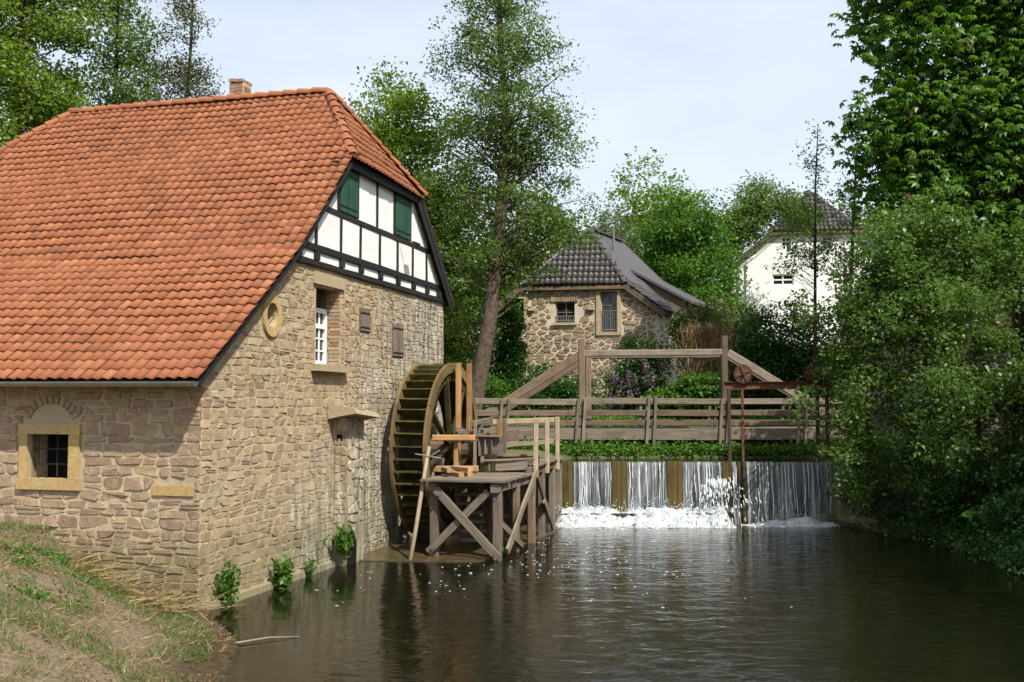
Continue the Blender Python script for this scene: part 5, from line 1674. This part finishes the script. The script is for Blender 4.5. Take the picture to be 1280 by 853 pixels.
tree('beech_tree', 'olive green tree with airy top beside the white house eave', bent(13.3, 66, 13.4, (.8, 0)), .28,
     [(15.6, 66, 16.3, 1.4, 1.6, 1.5), (14.2, 66, 14.4, 1.1, 1.4, 1.6), (17.2, 66, 16.0, 1.2, 1.4, 1.0), (13.6, 66, 12.6, .9, 1.4, 1.4), (18.6, 66, 15.2, 1.2, 1.2, .9), (15.0, 66, 15.0, 1.6, 1.4, 1.5)], 330, 36, .40, .2, L['alder'], n_b=120)
tree('hazel_bush', 'light olive bush standing between stone house dormer and white house', bent(10.4, 50, 6.8, n=4), .12,
     [(10.0, 50, 7.4, 1.1, 1.2, 1.6), (11.0, 50, 6.4, 1.2, 1.2, 1.7), (9.0, 50, 6.0, 1.2, 1.2, 1.5)], 170, 52, .28, .15, L['olive'], n_b=40, cat='bush')
# wooded slope closing the horizon
for k, (x, y, h, r) in enumerate([(-34, 62, 17, 5), (-26, 66, 18, 5), (-11, 58, 15, 4.5), (-9, 72, 17, 5), (1, 66, 14, 4), (-3, 56, 12, 3.6), (15.5, 96, 20, 5), (30, 90, 17, 5), (31, 58, 14, 4.5), (11.5, 88, 20, 5)]):
    wl2 = ['leafy tree far behind the maple at the mill roof', 'leafy tree standing behind the ash and the mill roof', 'leafy tree hidden behind the mill between alder and chestnut', 'leafy tree far behind the chestnut by the mill gable', 'leafy tree behind the stone house, beside the weeping birches', 'leafy tree behind the tall leaning alder', 'leafy tree on the skyline between round maple and white house', 'leafy tree far behind the white house', 'leafy tree beyond the beige house', 'leafy tree on the skyline next to the round maple'][k]
    tree('leafy_tree', wl2, bent(x, y, h * .8 + gz(x, y) * .3), .3, [(x, y, gz(x, y) * .5 + h * .72, r * .8, r * .8, h * .26), (x - r * .4, y, gz(x, y) * .5 + h * .5, r * .7, r * .7, h * .26), (x + r * .45, y, gz(x, y) * .5 + h * .46, r * .7, r * .7, h * .26)], 200, 40, .6, .36, L[['maple', 'alder', 'shrub'][k % 3]], n_b=30, group='trees on the slope behind')
# clipped thuja and shrubs around the stone house
def mound(name, label, x, y, rx, rz, zc, leaf, n=150, per=50, spread=.2, size=.13, group=None, cat='bush', extra=(), stems=30, ry=None):
    ells = [(x, y, zc, rx, ry or rx, rz)] + list(extra)
    return tree(name, label, [(x, y, gz(x, y) - .1), (x + .05, y, (gz(x, y) + zc) / 2), (x, y, zc + rz * .5)], .07, ells, n, per, spread, size, leaf, n_b=stems, cat=cat, group=group)
mound('thuja', 'tall clipped green thuja at the left corner of the stone house', -.15, 40.5, .62, 2.4, 5.2, L['thuja'], 240, 60, .14, .12, cat='conifer')
mound('laurel_bush', 'rounded dark green laurel in front of the stone house wall', 1.5, 39.6, 1.2, .95, 3.9, L['thuja'], 190, 55, .18, .12, extra=[(.3, 39.4, 3.8, 1.0, .8, .8), (2.6, 39.8, 3.5, .8, .7, .8)])
mound('boxwood_bush', 'low green bush behind the bridge strut at the left bank', -1.2, 38.6, 1.1, .8, 3.7, L['green'], 130, 50, .18, .12, extra=[(-2.4, 38.6, 3.6, .9, .8, .9)])
lil, ltips = mound('lilac_bush', 'lilac bush with mauve flower heads beside the stone house', 5.15, 41.2, 1.05, 1.35, 4.7, L['shrub'], 200, 48, .2, .13, extra=[(4.4, 41, 4.0, .8, .8, 1.0)])
fl_t = ltips[(ltips[:, 1] < 41.2)]
fl_t = fl_t[np.argsort(fl_t[:, 1])[:34]]
for q in fl_t:
    v, f, r = leaf_arrays(q + np.array([0, -.15, .1]) + rng.normal(size=(60, 3)) * np.array([.055, .055, .13]), .055, .9)
    link('flower_head', np_mesh('flower_head', v, f, r), L['lilac'], lil).__setitem__('kind', 'stuff')
iv, _ = mound('ivy_thicket', 'bushy thicket with dry brown climber stems next to the lilac', 7.15, 40.2, 1.05, 1.2, 6.0, L['olive'], 200, 48, .2, .12, extra=[(7.5, 40, 5.0, .9, .8, 1.0)])
n = 1500
xx = 7.35 + rng.normal(size=n) * .42; yy = 39.3 + rng.normal(size=n) * .12; zt = rng.uniform(4.4, 6.3, n)
v, f, r = leaf_arrays(np.stack([xx, yy, zt], 1), rng.uniform(.35, .9, n), .03, nrm=unit(rng.normal(size=(n, 3)) * .4 + np.array([0, -1, 0])), axis=unit(np.array([0, 0, 1]) + rng.normal(size=(n, 3)) * .18))
link('dry_stems', np_mesh('dry_stems', v, f, r), L['dead'], iv)
mound('butterbur_patch', 'bright green large-leaved patch below the dry climber by the bridge', 7.0, 38.6, 1.25, .75, 3.75, L['green'], 190, 36, .18, .20, extra=[(5.9, 38.8, 3.4, .9, .8, .5)], cat='plant', stems=8)
mound('hazel_bush', 'dark green bush in front of the white house wall', 10.9, 42, 2.1, 2.1, 5.4, L['shrub'], 420, 56, .26, .15, extra=[(9.3, 41.6, 4.4, 1.3, 1.2, 1.5), (12.4, 41.6, 4.8, 1.5, 1.3, 1.8), (10.6, 41.0, 3.6, 2.0, 1.0, 1.2)])
# thin half-bare trees in front of the white house
tree('young_alder', 'thin half-bare young alder rising straight in front of the white house', [(11.2, 38.5, 2.4), (11.25, 38.5, 6), (11.3, 38.5, 9), (11.35, 38.5, 11.5), (11.5, 38.5, 13.9)], .085,
     [(11.3, 38.5, 12.6, .5, .5, 1.3), (11.0, 38.5, 10.4, 1.0, .8, 1.1), (10.6, 38.5, 8.8, 1.2, 1.0, .8), (11.8, 38.5, 9.4, .8, .8, 1.2)], 190, 13, .17, .12, L['alder'], n_b=95, r1=.015)
tree('young_alder', 'thin dead-topped young alder leaning next to the big chestnut', [(12.0, 37, 2.4), (12.0, 37, 6), (12.2, 37, 9), (12.35, 37, 11.5), (12.6, 37, 14.3)], .11,
     [(12.5, 37, 13.4, .55, .5, 1.0), (12.1, 37, 11.0, 1.2, .9, 1.2), (12.0, 37, 8.6, 1.1, .9, 1.0)], 130, 8, .16, .11, L['alder_brown'], n_b=90, r1=.015)

# horse chestnut top right
hc, htips = tree('horse_chestnut', 'large dark horse chestnut with pink flower candles overhanging the right bank', bent(16.8, 34, 19, n=6), .5,
     [(13.6, 33.5, 16.8, 2.3, 2.4, 3.4), (13.2, 33.5, 12.0, 2.2, 2.2, 2.7), (15.6, 33, 12.5, 2.4, 2.4, 3.0), (15.2, 33.5, 20, 2.8, 2.6, 3.4), (17.8, 33, 16, 3.0, 2.8, 4), (18.6, 33.5, 21, 3.2, 3, 4), (17.5, 33, 10.4, 2.8, 2.4, 2.6), (20.5, 33.5, 12, 3, 2.6, 4), (14.6, 32.5, 9.6, 1.8, 1.8, 1.5), (13.0, 32.5, 9.0, 1.4, 1.4, 1.2), (16.6, 32.5, 8.2, 2.0, 1.6, 1.5), (19.5, 32.5, 8.6, 2.6, 2, 1.8)], 1250, 26, .46, .25, L['chestnut'], n_b=60, pal=True)
cand = htips[(htips[:, 1] < 33.0)]
cand = cand[rng.choice(len(cand), min(46, len(cand)), replace=False)]
for q in cand:
    q = q + np.array([0, -.3, .25])
    v, f, r = leaf_arrays(q + np.stack([rng.normal(size=70) * .05, rng.normal(size=70) * .05, rng.random(70) * .34], 1), .06, .9)
    link('flower_candle', np_mesh('flower_candle', v, f, r), L['candle'], hc).__setitem__('kind', 'stuff')

# alders and shrubs of the right bank
BG = 'alders on the right bank'
def bank_tree(label, x, y, h, ells, n, per, leaf='bank', size=.125, r0=.09, lean=(0, 0), nb=70, name='bank_alder', spread=.17):
    return tree(name, label, bent(x, y, h, lean, 6, .08), r0, ells, n, per, spread, size, L[leaf], n_b=nb, group=BG, r1=.015, clump=5)
bank_tree('bushy alder overhanging the right end of the weir', 9.9, 28.6, 6.5, [(9.6, 28.3, 5.4, 1.5, 1.4, 1.4), (9.4, 28.0, 3.7, 1.2, 1.2, 1.2), (9.2, 27.6, 2.2, 1.2, 1.1, 1.0), (10.2, 28, 6.8, 1.2, 1.2, 1.2), (10.1, 27.4, 1.3, 1.0, .9, .8)], 470, 36, lean=(-.3, -.2))
bank_tree('tall bushy alder in the middle of the right bank below the chestnut', 11.2, 28.0, 7.6, [(11.2, 27.8, 7.4, 1.5, 1.3, 1.4), (11.6, 28.6, 8.0, 1.2, 1.2, 1.0), (11.0, 27.4, 5.4, 1.5, 1.3, 1.4), (11.6, 27, 3.8, 1.4, 1.2, 1.2), (10.6, 26.8, 2.6, 1.2, 1.0, 1.0), (10.7, 26.2, 1.4, .9, .8, .7)], 480, 36)
bank_tree('leaning alder reaching out over the pond from the right bank', 11.8, 26.0, 5.6, [(11.2, 25.6, 5.2, 1.0, 1.1, 1.0), (11.0, 25.2, 3.6, 1.1, 1.0, .8), (10.4, 25.0, 2.5, .9, .8, .55), (12.3, 25.6, 3.6, 1.1, 1.0, .9)], 270, 32, lean=(-.5, -.4))
bank_tree('broad alder at the picture edge above the shaded right bank', 13.4, 27.6, 7.2, [(13.0, 27.4, 6.9, 1.4, 1.3, 1.2), (14.6, 27, 7.2, 1.4, 1.3, 1.2), (13.6, 26.6, 3.4, 1.2, 1.1, .7)], 310, 32)
bank_tree('low dark shrub at the foot of the right bank alders', 11.9, 24.8, 1.9, [(11.9, 24.6, 1.6, 1.1, .9, .7), (12.9, 24.4, 1.9, 1.1, .9, .8), (11.2, 25.6, 1.3, .8, .7, .5)], 190, 44, 'shrub', .11, .04, nb=30, name='bank_shrub')
bank_tree('leafy shrub hanging over the right water edge at the picture edge', 12.2, 22.4, 1.6, [(12.1, 22.2, 1.2, .9, .9, .6), (12.8, 21.8, 1.6, 1.0, .9, .8), (11.6, 23.2, .9, .7, .6, .4)], 170, 44, 'shrub', .11, .04, nb=30, name='bank_shrub')
bank_tree('pale green sapling among the right bank alders', 12.6, 26.2, 4.0, [(12.6, 26, 3.3, .7, .7, 1.2), (12.9, 25.9, 2.2, .7, .6, .7)], 90, 44, 'olive', .10, .05, nb=24, name='bank_shrub')
# big trees further along the bank towards the viewer, whose shade falls on the right bank
for k, (x, y, h, r) in enumerate([(16.0, 18.0, 11.6, 3.5), (16.2, 11.0, 14, 3.8), (21, 24, 15, 4)]):
    tree('bank_oak', ['broad oak shading the right bank', 'broad oak further down the right bank', 'broad oak standing back from the right bank'][k], bent(x, y, h * .8), .35,
         [(x, y, h * .74, r, r, h * .24), (x - .8, y + 1, h * .5, r * .85, r * .8, h * .2), (x + .8, y - 1, h * .48, r * .85, r * .8, h * .2)], 260, 40, .55, .3, L['shrub'], n_b=40, group='oaks along the right bank')

# ------------------------------------------------------------------ ground plants
def weed(name, label, x, y, z0, h, w, n, size, leaf, d=(0, 0, 1), group='weeds at the foot of the mill wall'):
    root = empty(name, (x, y, z0), label, 'plant', group)
    st = MB(); cs = []
    for k in range(n):
        a = random.uniform(0, 6.28); e = Vector((math.cos(a) * w * random.random(), math.sin(a) * w * random.random(), h * random.uniform(.5, 1.0)))
        p0 = Vector((x, y, z0)); p1 = p0 + e * .5 + UP * h * .1; p2 = p0 + e
        st.tube([p0, p1, p2], [.008, .006, .003], 4, False)
        for t in np.linspace(.25, 1, 9): cs.append(p0.lerp(p2, t) + Vector((random.gauss(0, .05), random.gauss(0, .05), random.gauss(0, .03))))
    st.build('stem', L[leaf], root)
    link('leaves', np_mesh('leaves', *leaf_arrays(np.array([tuple(c) for c in np.repeat(np.array([tuple(c) for c in cs]), 3, axis=0) + rng.normal(size=(len(cs) * 3, 3)) * .035]), size, .5, .5)), leaf and L[leaf], root)
p = W(.25, -.22, 0); weed('nettle', 'tall upright weed growing at the corner of the mill wall', p.x, p.y, -.05, .75, .22, 12, .10, 'green')
p = W(2.1, -.30, 0); weed('dock_plant', 'lush bright green weed at the water line of the gable wall', p.x, p.y, -.05, .62, .2, 14, .14, 'green')
p = W(4.7, -.35, 0); weed('wall_plant', 'leafy weed sprouting from the drain in the gable wall', p.x, p.y, .25, .65, .3, 11, .12, 'green')
p = W(3.4, -.2, 0); weed('wall_plant', 'tiny weed tuft on the footing of the gable wall', p.x, p.y, .05, .3, .1, 5, .08, 'green')
p = W(7.15, -3.05, 0); weed('wall_plant', 'tiny bright weed at the foot of the platform leg', p.x, p.y, .0, .25, .08, 5, .08, 'green')
def big_leaf_plant(x, y, label):
    root = empty('butterbur', (x, y, gz(x, y)), label, 'plant', 'butterbur on the right bank')
    for k in range(9):
        a = random.uniform(0, 6.28); h = random.uniform(.25, .55); r_ = random.uniform(.12, .22)
        c = Vector((x + math.cos(a) * .3, y + math.sin(a) * .3 - .1, gz(x, y) + h))
        mb = MB(); nn = 12; tl = Vector((math.cos(a) * .4, math.sin(a) * .4 - .3, 1)).normalized()
        e1 = tl.cross(UP).normalized(); e2 = tl.cross(e1)
        vs = [c - tl * .03] + [c + e1 * r_ * math.cos(2*math.pi*j/nn) * random.uniform(.85, 1.1) + e2 * r_ * .85 * math.sin(2*math.pi*j/nn) - tl * random.uniform(-.02, .03) for j in range(nn)]
        r2 = random.random()
        mb.add(vs, [(0, 1 + j, 1 + (j + 1) % nn) for j in range(nn)], r2)
        lf = mb.build('leaf', L['green'], root)
        mb = MB(); mb.tube([(x, y, gz(x, y) - .05), tuple(c - tl * .03)], [.012, .008], 5, False); mb.build('stalk', L['green'], root)
big_leaf_plant(11.0, 24.7, 'large-leaved butterbur at the water edge under the right bank alders')
big_leaf_plant(11.5, 24.2, 'second large-leaved butterbur just above the first on the right bank')

def blades(x, y, ln, width, lean, leaf, name, label, up=1.0):
    n = len(x); z_ = ground_z(x, y)
    ax = unit(np.stack([rng.normal(size=n) * lean, rng.normal(size=n) * lean, np.full(n, up)], 1))
    nr = unit(np.cross(ax, rng.normal(size=(n, 3))))
    c = np.stack([x, y, z_], 1) + ax * (ln * .42)[:, None]
    v, f, r = leaf_arrays(c, ln, width, nrm=nr, axis=ax, fold=.03)
    return tag(link(name, np_mesh(name, v, f, r), leaf), label, 'grass', kind='stuff')
# left bank: patchy short grass, dry straw, low weeds
N = 90000
x = rng.uniform(-11, -3, N); y = rng.uniform(7.5, 19.5, N)
sd = poly_sd(x, y, POND)
pn = vnoise(x * .9, y * .9, 21) * .6 + vnoise(x * 3, y * 3, 22) * .4
okk = (sd < -.35) & (sd > -6) & (pn > .50)
mill_side = (x - O.x) * A.x + (y - O.y) * A.y < -.35
okk &= mill_side
x, y = x[okk], y[okk]
blades(x, y, rng.uniform(.04, .13, len(x)), .09, .55, L['grass'], 'grass', 'short patchy grass on the left bank')
N = 20000
x = rng.uniform(-11, -3, N); y = rng.uniform(7.5, 19.5, N); sd = poly_sd(x, y, POND)
pn = vnoise(x * .8, y * .8, 31) * .6 + vnoise(x * 2.6, y * 2.6, 32) * .4
okk = (sd < -.15) & (sd > -6) & (pn > .44) & ((x - O.x) * A.x + (y - O.y) * A.y < -.3)
x, y = x[okk], y[okk]
blades(x, y, rng.uniform(.06, .24, len(x)), .05, 1.6, L['straw'], 'dry_straw', 'flattened dry straw on the left bank', .55)
# long bent straw at the wall corner
n = 380
t = rng.random(n); q = np.array([tuple(W(-.35, l, 0)) for l in (t * 2.2)])
x = q[:, 0] + rng.normal(size=n) * .25; y = q[:, 1] - np.abs(rng.normal(size=n)) * .4 - .1
z_ = ground_z(x, y)
ax = unit(np.stack([np.full(n, .9) + rng.normal(size=n) * .35, rng.normal(size=n) * .4 - .35, rng.uniform(-.2, .5, n)], 1)); ln = rng.uniform(.3, .85, n)
v, f, r = leaf_arrays(np.stack([x, y, z_ + .10], 1) + ax * (ln * .4)[:, None], ln, .028, nrm=unit(np.cross(ax, rng.normal(size=(n, 3)))), axis=ax, fold=.01)
tag(link('long_straw', np_mesh('long_straw', v, f, r), L['straw']), 'long bent straw hanging over the bank at the mill corner', 'grass', kind='stuff')
# broad-leaved weeds
def cover(xr, yr, n, cond, size, spread, leaf, name, label, h=.06, per=24):
    x = rng.uniform(*xr, n); y = rng.uniform(*yr, n)
    k = cond(x, y); x, y = x[k], y[k]
    z_ = ground_z(x, y)
    c = np.repeat(np.stack([x, y, z_ + h], 1), per, axis=0)
    c = c + rng.normal(size=c.shape) * np.array([spread, spread, h * .8])
    c[:, 2] = np.maximum(c[:, 2], ground_z(c[:, 0], c[:, 1]) + .01)
    return tag(link(name, np_mesh(name, *leaf_arrays(c, size, .6, .9)), leaf), label, 'plants', kind='stuff')
cover((-10.5, -4), (9, 19), 3200, lambda x, y: (poly_sd(x, y, POND) < -.5) & (poly_sd(x, y, POND) > -5.5) & ((x - O.x) * A.x + (y - O.y) * A.y < -.4) & (vnoise(x * 1.1, y * 1.1, 41) * .7 + vnoise(x * 3.1, y * 3.1, 44) * .3 > .64), .05, .10, L['green'], 'low_weeds', 'low green weeds scattered over the left bank', .04, 20)
cover((-1.5, 11.2), (32.1, 39.5), 3600, lambda x, y: (poly_sd(x, y, CHAN) < .15), .11, .16, L['green'], 'bank_herbs', 'green herbs covering the bank behind the footbridge', .12, 30)
cover((8.8, 15.5), (16, 32), 3400, lambda x, y: (poly_sd(x, y, POND) < .1) & (poly_sd(x, y, CHAN) < 0) & (vnoise(x, y, 51) > .22), .10, .2, L['shrub'], 'bank_undergrowth', 'dark undergrowth on the shaded right bank', .14, 28)
# stones and dead leaves along the shore
mb = MB()
for k in range(260):
    i = random.choice([2, 3, 4, 5]); a, b = POND[i], POND[i + 1] if i < 5 else POND[i]
    t = random.random(); x = a[0] + (b[0] - a[0]) * t + random.gauss(-.15, .25); y = a[1] + (b[1] - a[1]) * t + random.gauss(0, .15)
    r_ = abs(random.gauss(0, .018)) + .006; zz = gz(x, y)
    if zz < .01: continue
    mb.box((x, y, max(zz, -.02) + r_ * .3), (r_ * math.cos(k), r_ * math.sin(k), 0), (-r_ * .7 * math.sin(k), r_ * .7 * math.cos(k), r_ * .1), (0, 0, r_ * .5))
tag(mb.build('shore_pebbles', M['bark']), 'small pebbles and litter along the muddy left shore', 'pebbles', kind='stuff')
# drift sticks
for k, (x0, y0, x1, y1, lb) in enumerate([(-3.9, 14.9, -3.1, 15.4, 'dead stick lying half in the water at the muddy shore'), (-7.2, 12.6, -6.5, 12.2, 'dead stick lying on the dry left bank')]):
    mb = MB(); za, zb_ = max(gz(x0, y0), 0) + .02, max(gz(x1, y1), -.01) + .02
    mb.tube([(x0, y0, za), ((x0 + x1) / 2, (y0 + y1) / 2 + .06, (za + zb_) / 2 + .02), (x1, y1, zb_)], [.018, .014, .006], 6)
    tag(mb.build('dead_stick', M['wood_grey']), lb, 'stick')

# leaf litter on the bank
N = 34000
x = rng.uniform(-11, -3, N); y = rng.uniform(7.5, 19, N); sd = poly_sd(x, y, POND)
okk = (sd < -.1) & (sd > -6) & ((x - O.x) * A.x + (y - O.y) * A.y < -.3) & (vnoise(x * 1.2, y * 1.2, 61) > .35)
x, y = x[okk], y[okk]
v, f, r = leaf_arrays(np.stack([x, y, ground_z(x, y) + .012], 1), .034, .6, 1.5)
tag(link('leaf_litter', np_mesh('leaf_litter', v, f, r), L['dead']), 'brown dead leaves scattered over the left bank', 'leaf litter', kind='stuff')
